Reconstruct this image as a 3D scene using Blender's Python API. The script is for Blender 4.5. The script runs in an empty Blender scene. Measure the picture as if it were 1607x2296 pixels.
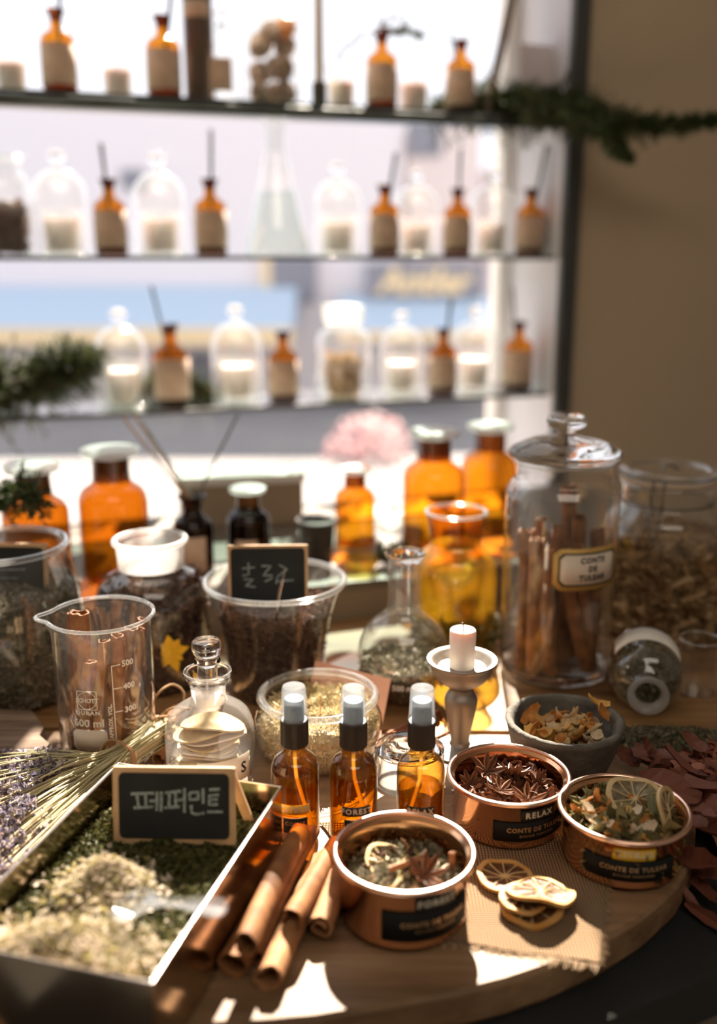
import bpy, math, random
from mathutils import Vector, Matrix, noise
R = math.radians
random.seed(7)
SC = bpy.context.scene
COL = SC.collection

# ------------------------------------------------------------------ camera, world, sun, added fill light
FPX, PITCH, CAMH = 2200.0, R(14.6), 0.44
cs, sn = math.cos(PITCH), math.sin(PITCH)
cam_d = bpy.data.cameras.new('camera')
cam = bpy.data.objects.new('camera', cam_d); COL.objects.link(cam)
cam.location = (0, 0, CAMH); cam.rotation_euler = (R(90) - PITCH, 0, 0)
cam_d.sensor_fit = 'VERTICAL'; cam_d.sensor_height = 36.0; cam_d.sensor_width = 24.0
cam_d.lens = FPX / 2296 * 36.0
cam_d.clip_start = 0.02; cam_d.clip_end = 200
cam_d.dof.use_dof = True
cam_d.dof.focus_distance = 0.80
cam_d.dof.aperture_fstop = 2.1
SC.camera = cam

SC.view_settings.view_transform = 'Standard'
SC.view_settings.look = 'None'
SC.view_settings.gamma = 1.0
SC.view_settings.exposure = 0.0
SC.view_settings.use_curve_mapping = False
cy = SC.cycles
cy.use_denoising = True
cy.max_bounces = 14; cy.diffuse_bounces = 5; cy.glossy_bounces = 6; cy.transmission_bounces = 10
cy.transparent_max_bounces = 48
cy.sample_clamp_indirect = 6.0
cy.caustics_reflective = True; cy.caustics_refractive = True
cy.blur_glossy = 0.6

world = bpy.data.worlds.new('sky'); SC.world = world; world.use_nodes = True
wn = world.node_tree.nodes['Background']
wn.inputs[0].default_value = (0.93, 0.94, 1.0, 1); wn.inputs[1].default_value = 1.42

SUN_AZ, SUN_EL = R(4.0), R(41.5)
sd = bpy.data.lights.new('sun', 'SUN'); so = bpy.data.objects.new('sun', sd); COL.objects.link(so)
sd.energy = 25.0; sd.angle = R(0.55); sd.color = (1.0, 0.86, 0.70)
sdir = Vector((math.sin(SUN_AZ) * math.cos(SUN_EL), math.cos(SUN_AZ) * math.cos(SUN_EL), math.sin(SUN_EL)))
so.rotation_euler = sdir.to_track_quat('Z', 'Y').to_euler(); so.location = sdir * 8

ld = bpy.data.lights.new('added_room_fill', 'AREA'); lo = bpy.data.objects.new('added_room_fill', ld); COL.objects.link(lo)  # added warm fill under the ceiling, stands in for room light
ld.shape = 'RECTANGLE'; ld.size = 1.6; ld.size_y = 1.0; ld.energy = 13; ld.color = (1.0, 0.87, 0.72)
lo.location = (0.3, -0.7, 1.93)

# window frame of reference: front edge line of the shelves
WA = R(18.4)
EW = Vector((math.cos(WA), math.sin(WA), 0)); NB = Vector((-math.sin(WA), math.cos(WA), 0))
W0 = Vector((-0.57, 1.55, 0))
def win(t, b, z=0): 
    p = W0 + EW * t + NB * b; return Vector((p.x, p.y, z))
TC = 0.985       # reveal corner along the wall

# ------------------------------------------------------------------ measuring helpers
def at_depth(px, py, zc):
    yc = (1148 - py) / FPX * zc
    return Vector(((px - 803.5) / FPX * zc, zc * cs + yc * sn, CAMH - zc * sn + yc * cs))
def on_z(px, py, z):
    r = (1148 - py) / FPX
    zc = (z - CAMH) / (-sn + r * cs)
    return at_depth(px, py, zc)
def on_y(px, py, Y):
    r = (1148 - py) / FPX
    return at_depth(px, py, Y / (cs + r * sn))
def on_shelf(px, z, b):
    u = (px - 803.5) / FPX; dz = z - CAMH
    p0 = W0 + NB * b
    t = (u * (p0.y * cs - dz * sn) - p0.x) / (EW.x - u * EW.y * cs)
    p = p0 + EW * t; return Vector((p.x, p.y, z))

# ------------------------------------------------------------------ materials
MATS = {}
def newmat(name):
    m = bpy.data.materials.new(name); m.use_nodes = True; m.node_tree.nodes.clear()
    MATS[name] = m; return m, m.node_tree
def nd(t, typ, **kw):
    n = t.nodes.new(typ)
    for k, v in kw.items():
        if k.startswith('i_'): n.inputs[k[2:].replace('_', ' ')].default_value = v
        else: setattr(n, k, v)
    return n
def c4(c): return (c[0], c[1], c[2], 1)
def ramp(t, stops, fac):
    n = t.nodes.new('ShaderNodeValToRGB'); e = n.color_ramp.elements
    while len(e) < len(stops): e.new(0.5)
    for i, (p, c) in enumerate(stops): e[i].position = p; e[i].color = c4(c)
    t.links.new(fac, n.inputs[0]); return n.outputs[0]
def pbr(name, col, rough=0.5, metal=0.0, var=None, scale=40, bump=0.0, bscale=None, island=False, spec=0.5, trans=0.0, sub=0.0, coat=0.0, detail=4, stretch=None, rvar=0.0):
    """var: second colour mixed in by noise; island: random colour per loose piece"""
    m, t = newmat(name); L = t.links
    out = nd(t, 'ShaderNodeOutputMaterial'); b = nd(t, 'ShaderNodeBsdfPrincipled')
    b.inputs['Base Color'].default_value = c4(col); b.inputs['Roughness'].default_value = rough
    b.inputs['Metallic'].default_value = metal; b.inputs['Specular IOR Level'].default_value = spec
    b.inputs['Transmission Weight'].default_value = trans
    if sub: b.inputs['Subsurface Weight'].default_value = sub; b.inputs['Subsurface Scale'].default_value = 0.01
    if coat: b.inputs['Coat Weight'].default_value = coat
    L.new(b.outputs[0], out.inputs[0])
    tc = nd(t, 'ShaderNodeTexCoord'); vec = tc.outputs['Object']
    if stretch:
        mp = nd(t, 'ShaderNodeMapping'); mp.inputs['Scale'].default_value = stretch
        L.new(vec, mp.inputs[0]); vec = mp.outputs[0]
    if var or bump or rvar:
        nz = nd(t, 'ShaderNodeTexNoise'); nz.inputs['Scale'].default_value = scale; nz.inputs['Detail'].default_value = detail
        L.new(vec, nz.inputs['Vector'])
    if var:
        f = nz.outputs[0]
        if island:
            g = nd(t, 'ShaderNodeNewGeometry'); f = g.outputs['Random Per Island']
            stops = [(0, col)] + [((i + 1) / len(var), v) for i, v in enumerate(var)] if isinstance(var, list) else [(0, col), (1, var)]
        else:
            vv = var if isinstance(var, list) else [var]
            stops = [(0.34, col)] + [(0.34 + 0.32 * (i + 1) / len(vv), v) for i, v in enumerate(vv)]
        L.new(ramp(t, stops, f), b.inputs['Base Color'])
    if rvar:
        mr = nd(t, 'ShaderNodeMapRange'); mr.inputs['To Min'].default_value = max(0, rough - rvar); mr.inputs['To Max'].default_value = rough + rvar
        L.new(nz.outputs[0], mr.inputs[0]); L.new(mr.outputs[0], b.inputs['Roughness'])
    if bump:
        n2 = nd(t, 'ShaderNodeTexNoise'); n2.inputs['Scale'].default_value = bscale or scale * 3; n2.inputs['Detail'].default_value = 5
        L.new(vec, n2.inputs['Vector'])
        bp = nd(t, 'ShaderNodeBump'); bp.inputs['Strength'].default_value = bump; bp.inputs['Distance'].default_value = 0.002
        L.new(n2.outputs[0], bp.inputs['Height']); L.new(bp.outputs[0], b.inputs['Normal'])
    return m
def thin_glass(name, tint=(0.97, 0.98, 0.98), edge=(0.80, 0.82, 0.82), rough=0.02, ior=1.5, power=3.0, milk=0.0, gain=1.0, milkcol=(0.92, 0.92, 0.92)):
    """thin glass wall: light passes straight, darker where the wall is seen edge on, glossy by fresnel"""
    m, t = newmat(name); L = t.links
    out = nd(t, 'ShaderNodeOutputMaterial')
    lw = nd(t, 'ShaderNodeLayerWeight'); lw.inputs[0].default_value = 0.5
    pw = nd(t, 'ShaderNodeMath', operation='POWER'); pw.inputs[1].default_value = power; L.new(lw.outputs['Facing'], pw.inputs[0])
    mx = nd(t, 'ShaderNodeMix', data_type='RGBA'); mx.inputs[6].default_value = c4(tint); mx.inputs[7].default_value = c4(edge)
    L.new(pw.outputs[0], mx.inputs[0])
    tr = nd(t, 'ShaderNodeBsdfTransparent'); L.new(mx.outputs[2], tr.inputs[0])
    gl = nd(t, 'ShaderNodeBsdfGlossy'); gl.inputs['Roughness'].default_value = rough; gl.inputs[0].default_value = (1, 1, 1, 1)
    fr = nd(t, 'ShaderNodeFresnel'); gm = nd(t, 'ShaderNodeNewGeometry'); mi_ = nd(t, 'ShaderNodeMapRange')
    mi_.inputs['To Min'].default_value = ior; mi_.inputs['To Max'].default_value = 1.0 / ior   # both faces of the thin wall reflect alike
    L.new(gm.outputs['Backfacing'], mi_.inputs[0]); L.new(mi_.outputs[0], fr.inputs[0])
    fac = fr.outputs[0]
    if gain != 1.0:
        mg = nd(t, 'ShaderNodeMath', operation='MULTIPLY', use_clamp=True); mg.inputs[1].default_value = gain; L.new(fac, mg.inputs[0]); fac = mg.outputs[0]
    ms = nd(t, 'ShaderNodeMixShader'); L.new(fac, ms.inputs[0]); L.new(tr.outputs[0], ms.inputs[1]); L.new(gl.outputs[0], ms.inputs[2])
    last = ms.outputs[0]
    if milk:
        df = nd(t, 'ShaderNodeBsdfDiffuse'); df.inputs[0].default_value = c4(milkcol)
        tl = nd(t, 'ShaderNodeBsdfTranslucent'); tl.inputs[0].default_value = c4(milkcol)
        a = nd(t, 'ShaderNodeMixShader'); a.inputs[0].default_value = 0.5; L.new(df.outputs[0], a.inputs[1]); L.new(tl.outputs[0], a.inputs[2])
        m2 = nd(t, 'ShaderNodeMixShader'); m2.inputs[0].default_value = milk; L.new(last, m2.inputs[1]); L.new(a.outputs[0], m2.inputs[2]); last = m2.outputs[0]
    L.new(last, out.inputs[0]); return m
def solid_glass(name, col=(1, 1, 1), rough=0.0, ior=1.48):
    m, t = newmat(name)
    out = nd(t, 'ShaderNodeOutputMaterial'); g = nd(t, 'ShaderNodeBsdfGlass')
    g.inputs[0].default_value = c4(col); g.inputs['Roughness'].default_value = rough; g.inputs['IOR'].default_value = ior
    t.links.new(g.outputs[0], out.inputs[0]); return m
def leafy(name, col, var, transl=0.35, rough=0.6, island=True):
    m, t = newmat(name); L = t.links
    out = nd(t, 'ShaderNodeOutputMaterial'); g = nd(t, 'ShaderNodeNewGeometry')
    stops = [(0, col)] + [((i + 1) / len(var), v) for i, v in enumerate(var)]
    c = ramp(t, stops, g.outputs['Random Per Island'])
    b = nd(t, 'ShaderNodeBsdfPrincipled'); b.inputs['Roughness'].default_value = rough; b.inputs['Specular IOR Level'].default_value = 0.3
    tl = nd(t, 'ShaderNodeBsdfTranslucent'); L.new(c, b.inputs[0]); L.new(c, tl.inputs[0])
    ms = nd(t, 'ShaderNodeMixShader'); ms.inputs[0].default_value = transl
    L.new(b.outputs[0], ms.inputs[1]); L.new(tl.outputs[0], ms.inputs[2]); L.new(ms.outputs[0], out.inputs[0]); return m
def wood(name, a, b_, c, scale=1.0, rough=0.5, axis='Y'):
    m, t = newmat(name); L = t.links
    out = nd(t, 'ShaderNodeOutputMaterial'); bs = nd(t, 'ShaderNodeBsdfPrincipled'); bs.inputs['Roughness'].default_value = rough
    bs.inputs['Specular IOR Level'].default_value = 0.35
    tc = nd(t, 'ShaderNodeTexCoord'); mp = nd(t, 'ShaderNodeMapping')
    mp.inputs['Scale'].default_value = {'X': (2 * scale, 22 * scale, 22 * scale), 'Y': (22 * scale, 2 * scale, 22 * scale)}[axis]
    L.new(tc.outputs['Object'], mp.inputs[0])
    n1 = nd(t, 'ShaderNodeTexNoise'); n1.inputs['Scale'].default_value = 1.3; n1.inputs['Detail'].default_value = 8; n1.inputs['Distortion'].default_value = 0.8
    n2 = nd(t, 'ShaderNodeTexNoise'); n2.inputs['Scale'].default_value = 9.0; n2.inputs['Detail'].default_value = 4
    L.new(mp.outputs[0], n1.inputs['Vector']); L.new(mp.outputs[0], n2.inputs['Vector'])
    col = ramp(t, [(0.3, a), (0.5, b_), (0.7, c)], n1.outputs[0])
    mx = nd(t, 'ShaderNodeMix', data_type='RGBA', blend_type='MULTIPLY'); mx.inputs[0].default_value = 0.5
    g2 = ramp(t, [(0.35, (0.55, 0.52, 0.5)), (0.6, (1, 1, 1))], n2.outputs[0])
    L.new(col, mx.inputs[6]); L.new(g2, mx.inputs[7]); L.new(mx.outputs[2], bs.inputs[0])
    bp = nd(t, 'ShaderNodeBump'); bp.inputs['Strength'].default_value = 0.25; bp.inputs['Distance'].default_value = 0.001
    L.new(n2.outputs[0], bp.inputs['Height']); L.new(bp.outputs[0], bs.inputs['Normal'])
    L.new(bs.outputs[0], out.inputs[0]); return m

M_glass = thin_glass('clear_glass_wall', (0.96, 0.97, 0.97), (0.62, 0.66, 0.66), 0.03, power=6.0, milk=0.014, gain=2.2)
M_dome = thin_glass('thin_dome_glass', (0.985, 0.985, 0.985), (0.84, 0.86, 0.86), 0.06, power=5.0, milk=0.04, gain=2.6)
M_pane = thin_glass('window_pane_glass', (0.98, 0.98, 0.985), (0.9, 0.92, 0.92), 0.0, 1.3)
M_shelfglass = thin_glass('shelf_glass', (0.66, 0.76, 0.74), (0.35, 0.45, 0.44), 0.08, 1.6, 2.0, gain=1.4)
M_rim = solid_glass('thick_glass')
M_rimw = thin_glass('bright_glass_rim', (0.95, 0.97, 0.96), (0.85, 0.9, 0.88), 0.08, milk=0.09, gain=3.0)  # white milk mixed in to imitate sun glints on the rims
M_frost = thin_glass('frosted_ground_glass', (0.95, 0.95, 0.95), (0.8, 0.82, 0.82), 0.35, milk=0.55)
M_greylip = thin_glass('hazy_glass_lip', (0.9, 0.9, 0.9), (0.6, 0.62, 0.62), 0.15, milk=0.25)
M_dusty = thin_glass('dusty_glass_wall', (0.93, 0.93, 0.92), (0.62, 0.62, 0.6), 0.12, milk=0.13)
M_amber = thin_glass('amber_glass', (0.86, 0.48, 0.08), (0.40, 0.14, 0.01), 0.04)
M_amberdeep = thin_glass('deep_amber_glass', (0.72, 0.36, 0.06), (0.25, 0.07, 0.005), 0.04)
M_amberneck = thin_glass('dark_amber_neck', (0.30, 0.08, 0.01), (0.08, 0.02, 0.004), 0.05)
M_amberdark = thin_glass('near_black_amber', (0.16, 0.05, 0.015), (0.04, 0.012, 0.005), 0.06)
M_ambersun = thin_glass('golden_amber_glass', (0.95, 0.76, 0.20), (0.50, 0.26, 0.03), 0.03, milk=0.20, milkcol=(0.95, 0.58, 0.06), gain=1.6)  # amber milk mixed in to imitate light shining through
M_amberrim = solid_glass('amber_thick_glass', (0.95, 0.55, 0.15))
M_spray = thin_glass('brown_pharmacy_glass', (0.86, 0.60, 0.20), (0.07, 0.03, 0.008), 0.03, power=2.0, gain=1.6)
M_liquid = thin_glass('amber_liquid', (0.90, 0.68, 0.20), (0.4, 0.2, 0.02), 0.05, 1.33, milk=0.0)
M_clearliq = thin_glass('water', (0.90, 0.94, 0.92), (0.5, 0.6, 0.58), 0.02, 1.33)
M_copper = pbr('polished_copper', (0.90, 0.52, 0.30), 0.15, 1.0, rvar=0.06, scale=60)
M_copperrim = pbr('copper_rim', (0.98, 0.66, 0.52), 0.22, 1.0)
M_steel = pbr('polished_box_steel', (0.62, 0.50, 0.38), 0.16, 1.0, rvar=0.05, scale=30)
M_pewter = pbr('brushed_pewter', (0.40, 0.36, 0.32), 0.5, 1.0, var=(0.36, 0.32, 0.28), scale=30, bump=0.15)
M_cap = pbr('spray_mechanism_plastic', (0.30, 0.42, 0.55), 0.35)
M_caphood = thin_glass('clear_plastic_cap', (0.86, 0.90, 0.93), (0.62, 0.66, 0.70), 0.08, milk=0.16)
M_black = pbr('black_ribbed_plastic', (0.020, 0.018, 0.017), 0.45)
M_labelblk = pbr('black_label_paper', (0.012, 0.013, 0.013), 0.7, spec=0.15)
M_tapeblk = pbr('black_embossed_tape', (0.022, 0.026, 0.023), 0.5, spec=0.25)
M_tapeyel = pbr('yellow_embossed_tape', (0.80, 0.52, 0.03), 0.4)
M_gold = pbr('gold_lettering', (0.55, 0.36, 0.20), 0.35, 0.6)
M_whiteprint = pbr('white_print', (0.85, 0.83, 0.78), 0.6)
M_paleprint = pbr('pale_tape_print', (0.62, 0.60, 0.52), 0.6)
M_inkblk = pbr('black_ink', (0.02, 0.02, 0.02), 0.6)
M_paperlabel = pbr('cream_paper_label', (0.78, 0.70, 0.60), 0.8)
M_tanlabel = pbr('tan_paper_label', (0.80, 0.60, 0.45), 0.8, var=(0.70, 0.50, 0.37), scale=60)
M_goldlabel = pbr('gold_label_border', (0.62, 0.40, 0.12), 0.45, 0.3)
M_wax = pbr('white_wax', (0.88, 0.84, 0.78), 0.5, sub=0.3)
M_cinn = pbr('cinnamon_bark', (0.34, 0.145, 0.045), 0.72, var=(0.15, 0.055, 0.018), scale=60, bump=0.35, bscale=160, stretch=(1, 1, 0.18))
M_cinnpale = pbr('cinnamon_bark_pale', (0.46, 0.23, 0.10), 0.75, var=(0.26, 0.12, 0.05), scale=50, bump=0.35, bscale=150, stretch=(1, 1, 0.18))
M_board = wood('oak_board_wood', (0.13, 0.075, 0.038), (0.25, 0.155, 0.085), (0.36, 0.24, 0.14), 1.0, 0.5, 'X')
M_plank = wood('aged_plank_wood', (0.14, 0.07, 0.028), (0.28, 0.15, 0.06), (0.36, 0.21, 0.09), 1.0, 0.55, 'X')
M_barkslab = wood('grey_bark_wood', (0.07, 0.045, 0.03), (0.19, 0.13, 0.09), (0.32, 0.24, 0.18), 1.6, 0.8, 'X')
M_table = pbr('charcoal_table', (0.016, 0.018, 0.019), 0.7, spec=0.25, var=(0.022, 0.024, 0.024), scale=8)
M_stone = pbr('dark_stone', (0.085, 0.078, 0.066), 0.85, var=(0.16, 0.148, 0.125), scale=45, bump=0.6, bscale=220)
M_chalk = pbr('chalkboard_face', (0.022, 0.025, 0.027), 0.85, spec=0.12, var=(0.035, 0.038, 0.04), scale=18)
M_chalkmark = pbr('chalk_mark', (0.34, 0.40, 0.40), 0.9, var=(0.16, 0.20, 0.21), scale=350)
M_frame = pbr('pale_wood_frame', (0.62, 0.42, 0.24), 0.6, var=(0.5, 0.33, 0.18), scale=60)
M_twine = pbr('jute_twine', (0.36, 0.22, 0.11), 0.9)
M_kraft = pbr('kraft_cardboard', (0.36, 0.28, 0.20), 0.85)
M_whitecard = pbr('white_card', (0.86, 0.84, 0.82), 0.7)
M_mint = leafy('dried_mint_leaf', (0.030, 0.034, 0.010), [(0.075, 0.08, 0.022), (0.14, 0.13, 0.045), (0.05, 0.05, 0.016)], 0.2)
M_mintlit = leafy('mint_leaf_painted_sunlit', (0.40, 0.35, 0.24), [(0.66, 0.58, 0.46), (0.78, 0.68, 0.58), (0.44, 0.37, 0.16), (0.22, 0.20, 0.09)], 0.3)  # lit copy of the dried mint, sunlight put into the colour
M_herbgrey = leafy('grey_green_herb', (0.10, 0.095, 0.06), [(0.21, 0.19, 0.13), (0.33, 0.29, 0.21), (0.14, 0.13, 0.07)], 0.2)
M_herbdark = leafy('dark_petals', (0.060, 0.032, 0.024), [(0.12, 0.065, 0.046), (0.22, 0.13, 0.09), (0.045, 0.024, 0.02)], 0.2)
M_moss = leafy('dry_tangled_flowers', (0.32, 0.20, 0.10), [(0.55, 0.38, 0.20), (0.66, 0.49, 0.28), (0.20, 0.12, 0.055)], 0.25)
M_straw = leafy('chopped_straw', (0.42, 0.33, 0.17), [(0.62, 0.50, 0.28), (0.75, 0.65, 0.42), (0.33, 0.27, 0.12)], 0.25)
M_spill = leafy('spilled_green_herb', (0.08, 0.075, 0.04), [(0.17, 0.15, 0.09), (0.27, 0.24, 0.15)], 0.15)
M_redleaf = leafy('red_brown_leaf', (0.30, 0.095, 0.055), [(0.50, 0.19, 0.12), (0.11, 0.034, 0.02), (0.60, 0.28, 0.19)], 0.25, 0.5)
M_peel = leafy('dried_orange_peel', (0.62, 0.30, 0.07), [(0.70, 0.52, 0.24), (0.66, 0.58, 0.38), (0.42, 0.17, 0.04), (0.72, 0.40, 0.08)], 0.25)
M_greenleaf = leafy('dried_green_leaf', (0.10, 0.085, 0.035), [(0.22, 0.19, 0.075), (0.34, 0.25, 0.11)], 0.3)
M_anise = pbr('star_anise_brown', (0.09, 0.035, 0.018), 0.36, var=(0.19, 0.08, 0.035), scale=200)
M_chips = leafy('dark_wood_chip', (0.06, 0.022, 0.012), [(0.13, 0.05, 0.025), (0.22, 0.085, 0.04)], 0.1)
M_rind = pbr('dried_citrus_rind', (0.58, 0.28, 0.06), 0.6, var=(0.62, 0.40, 0.16), scale=60, bump=0.4, bscale=300)
M_rindpale = pbr('dried_lemon_rind', (0.66, 0.52, 0.28), 0.6, var=(0.52, 0.36, 0.16), scale=60, bump=0.4, bscale=300)
M_pulp = pbr('dried_citrus_pulp', (0.08, 0.034, 0.016), 0.4, var=(0.17, 0.08, 0.035), scale=160, bump=0.6, bscale=400)
M_pulppale = pbr('dried_lemon_pulp', (0.26, 0.22, 0.13), 0.45, var=(0.12, 0.09, 0.045), scale=160, bump=0.5, bscale=400)
M_stem = leafy('lavender_stem', (0.30, 0.32, 0.13), [(0.48, 0.46, 0.24), (0.62, 0.57, 0.36), (0.22, 0.25, 0.09)], 0.2)
M_lav = leafy('lavender_flower', (0.10, 0.085, 0.13), [(0.30, 0.27, 0.38), (0.62, 0.56, 0.62), (0.07, 0.06, 0.09), (0.42, 0.30, 0.26)], 0.3)
M_pine = leafy('conifer_needle', (0.020, 0.036, 0.014), [(0.05, 0.08, 0.025), (0.11, 0.14, 0.045)], 0.2)
M_twig = pbr('twig_bark', (0.16, 0.10, 0.06), 0.8)
M_reed = pbr('reed_stick', (0.10, 0.105, 0.09), 0.7)
M_reedpale = pbr('pale_reed_stick', (0.42, 0.24, 0.12), 0.7)
M_wall = pbr('brown_plaster', (0.66, 0.55, 0.40), 0.9, var=(0.63, 0.525, 0.38), scale=3)
M_room = pbr('room_plaster', (0.44, 0.40, 0.35), 0.9)
M_white = pbr('white_reveal_paint', (0.66, 0.66, 0.72), 0.8)
M_darkframe = pbr('dark_grey_frame', (0.07, 0.075, 0.075), 0.5)
M_shelfbar = pbr('shelf_edge_metal', (0.10, 0.115, 0.11), 0.3, 0.7)
M_sill = pbr('sill_front_paint', (0.27, 0.21, 0.145), 0.7)
M_silltop = pbr('sill_top_stone', (0.17, 0.14, 0.11), 0.5)
M_wire = pbr('steel_wire', (0.18, 0.18, 0.18), 0.35, 1.0)
M_seal = pbr('rubber_seal', (0.58, 0.46, 0.33), 0.7)
M_yellow = pbr('yellow_flower', (0.90, 0.55, 0.03), 0.6)

def burlap_mat():
    m, t = newmat('burlap_weave'); L = t.links
    out = nd(t, 'ShaderNodeOutputMaterial'); b = nd(t, 'ShaderNodeBsdfPrincipled'); b.inputs['Roughness'].default_value = 0.95
    b.inputs['Specular IOR Level'].default_value = 0.1
    tc = nd(t, 'ShaderNodeTexCoord')
    sx = nd(t, 'ShaderNodeSeparateXYZ')
    nz = nd(t, 'ShaderNodeTexNoise'); nz.inputs['Scale'].default_value = 60; L.new(tc.outputs['Object'], nz.inputs['Vector'])
    vm = nd(t, 'ShaderNodeVectorMath', operation='SCALE'); vm.inputs['Scale'].default_value = 0.0012
    va = nd(t, 'ShaderNodeVectorMath', operation='ADD'); L.new(nz.outputs[1], vm.inputs[0]); L.new(vm.outputs[0], va.inputs[0]); L.new(tc.outputs['Object'], va.inputs[1])
    L.new(va.outputs[0], sx.inputs[0])
    fs = []
    for k in (0, 1):
        mu = nd(t, 'ShaderNodeMath', operation='MULTIPLY'); mu.inputs[1].default_value = math.pi / 0.0023; L.new(sx.outputs[k], mu.inputs[0])
        s = nd(t, 'ShaderNodeMath', operation='SINE'); L.new(mu.outputs[0], s.inputs[0])
        a = nd(t, 'ShaderNodeMath', operation='ABSOLUTE'); L.new(s.outputs[0], a.inputs[0]); fs.append(a.outputs[0])
    p = nd(t, 'ShaderNodeMath', operation='MULTIPLY'); L.new(fs[0], p.inputs[0]); L.new(fs[1], p.inputs[1])
    L.new(ramp(t, [(0.05, (0.04, 0.024, 0.014)), (0.35, (0.24, 0.16, 0.095)), (0.9, (0.42, 0.30, 0.19))], p.outputs[0]), b.inputs[0])
    bp = nd(t, 'ShaderNodeBump'); bp.inputs['Strength'].default_value = 0.9; bp.inputs['Distance'].default_value = 0.0008
    L.new(p.outputs[0], bp.inputs['Height']); L.new(bp.outputs[0], b.inputs['Normal']); L.new(b.outputs[0], out.inputs[0]); return m
M_burlap = burlap_mat()

# ------------------------------------------------------------------ mesh builder
class MB:
    def __init__(s): s.v = []; s.f = []; s.m = []
    def add(s, vs, fs, mi=0):
        o = len(s.v); s.v += [tuple(x) for x in vs]; s.f += [tuple(i + o for i in f) for f in fs]; s.m += [mi] * len(fs); return s
    def lathe(s, prof, seg=48, c=(0, 0, 0), mi=0, spout=None):
        vs = []; fs = []; n = len(prof)
        for (r, z) in prof:
            for k in range(seg):
                a = 2 * math.pi * k / seg; rr = r
                if spout: rr = spout(r, z, a)
                vs.append((c[0] + rr * math.cos(a), c[1] + rr * math.sin(a), c[2] + z))
        for i in range(n - 1):
            for k in range(seg):
                k2 = (k + 1) % seg
                fs.append((i * seg + k, i * seg + k2, (i + 1) * seg + k2, (i + 1) * seg + k))
        if prof[0][0] > 1e-6 and getattr(s, 'cap0', False): fs.append(tuple(range(seg))[::-1])
        return s.add(vs, fs, mi)
    def box(s, c, d, rz=0, mi=0, bev=0):
        x, y, z = d[0] / 2, d[1] / 2, d[2] / 2; ca, sa = math.cos(rz), math.sin(rz)
        vs = [(c[0] + a * ca - b * sa, c[1] + a * sa + b * ca, c[2] + e) for a, b, e in
              [(-x, -y, -z), (x, -y, -z), (x, y, -z), (-x, y, -z), (-x, -y, z), (x, -y, z), (x, y, z), (-x, y, z)]]
        return s.add(vs, [(0, 3, 2, 1), (4, 5, 6, 7), (0, 1, 5, 4), (1, 2, 6, 5), (2, 3, 7, 6), (3, 0, 4, 7)], mi)
    def prism(s, poly, z0, z1, mi=0):
        n = len(poly); vs = [(p[0], p[1], z0) for p in poly] + [(p[0], p[1], z1) for p in poly]
        fs = [tuple(range(n))[::-1], tuple(range(n, 2 * n))] + [(i, (i + 1) % n, n + (i + 1) % n, n + i) for i in range(n)]
        return s.add(vs, fs, mi)
    def tube(s, pts, r, seg=8, mi=0, closed=False, cap=True):
        pts = [Vector(p) for p in pts]; n = len(pts); rs = r if isinstance(r, (list, tuple)) else [r] * n
        vs = []; fs = []; up = Vector((0.13, 0.21, 0.97)).normalized(); prev = None
        for i, p in enumerate(pts):
            if closed: d = pts[(i + 1) % n] - pts[i - 1]
            else: d = pts[min(i + 1, n - 1)] - pts[max(i - 1, 0)]
            d.normalize()
            if prev is None:
                a = d.cross(up)
                if a.length < 0.1: a = d.cross(Vector((1, 0, 0)))
            else: a = prev - d * prev.dot(d)
            a.normalize(); prev = a; b = d.cross(a)
            for k in range(seg):
                t = 2 * math.pi * k / seg; vs.append(p + (a * math.cos(t) + b * math.sin(t)) * rs[i])
        m = n if closed else n - 1
        for i in range(m):
            j = (i + 1) % n
            for k in range(seg):
                k2 = (k + 1) % seg; fs.append((i * seg + k, i * seg + k2, j * seg + k2, j * seg + k))
        if not closed and cap: fs += [tuple(range(seg))[::-1], tuple(range((n - 1) * seg, n * seg))]
        return s.add(vs, fs, mi)
    def ring(s, R_, r, z=0, c=(0, 0), seg=64, seg2=10, mi=0, sq=1.0):
        vs = []; fs = []
        for i in range(seg):
            a = 2 * math.pi * i / seg
            for k in range(seg2):
                b = 2 * math.pi * k / seg2; rr = R_ + r * math.cos(b)
                vs.append((c[0] + rr * math.cos(a), c[1] + rr * math.sin(a), z + r * sq * math.sin(b)))
        for i in range(seg):
            j = (i + 1) % seg
            for k in range(seg2):
                k2 = (k + 1) % seg2; fs.append((i * seg2 + k, j * seg2 + k, j * seg2 + k2, i * seg2 + k2))
        return s.add(vs, fs, mi)
    def patch(s, r, a0, a1, z0, z1, n=16, mi=0, chamfer=0, thick=0.0):
        """piece of a cylinder wall, angles measured from the front (-Y) towards +X; closed slab when thick"""
        def P(a, z, rr): return (rr * math.sin(a), -rr * math.cos(a), z)
        loop = []
        if chamfer:
            ca = chamfer / r
            loop = [(a0 + ca, z0), (a1 - ca, z0), (a1, z0 + chamfer), (a1, z1 - chamfer), (a1 - ca, z1), (a0 + ca, z1), (a0, z1 - chamfer), (a0, z0 + chamfer)]
        vs = []; fs = []
        for i in range(n + 1):
            a = a0 + (a1 - a0) * i / n; lo, hi = z0, z1
            if chamfer:
                e = min(a - a0, a1 - a) * r
                if e < chamfer: lo = z0 + chamfer - e; hi = z1 - chamfer + e
            vs += [P(a, lo, r), P(a, hi, r)]
            if thick: vs += [P(a, lo, r + thick), P(a, hi, r + thick)]
        w = 4 if thick else 2
        for i in range(n):
            a = i * w; b = a + w
            if thick: fs += [(a + 2, b + 2, b + 3, a + 3), (a, a + 1, b + 1, b), (a + 1, a + 3, b + 3, b + 1), (a, b, b + 2, a + 2)]
            else: fs.append((a, b, b + 1, a + 1))
        if thick: fs += [(0, 2, 3, 1), (n * w, n * w + 1, n * w + 3, n * w + 2)]
        return s.add(vs, fs, mi)
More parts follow.
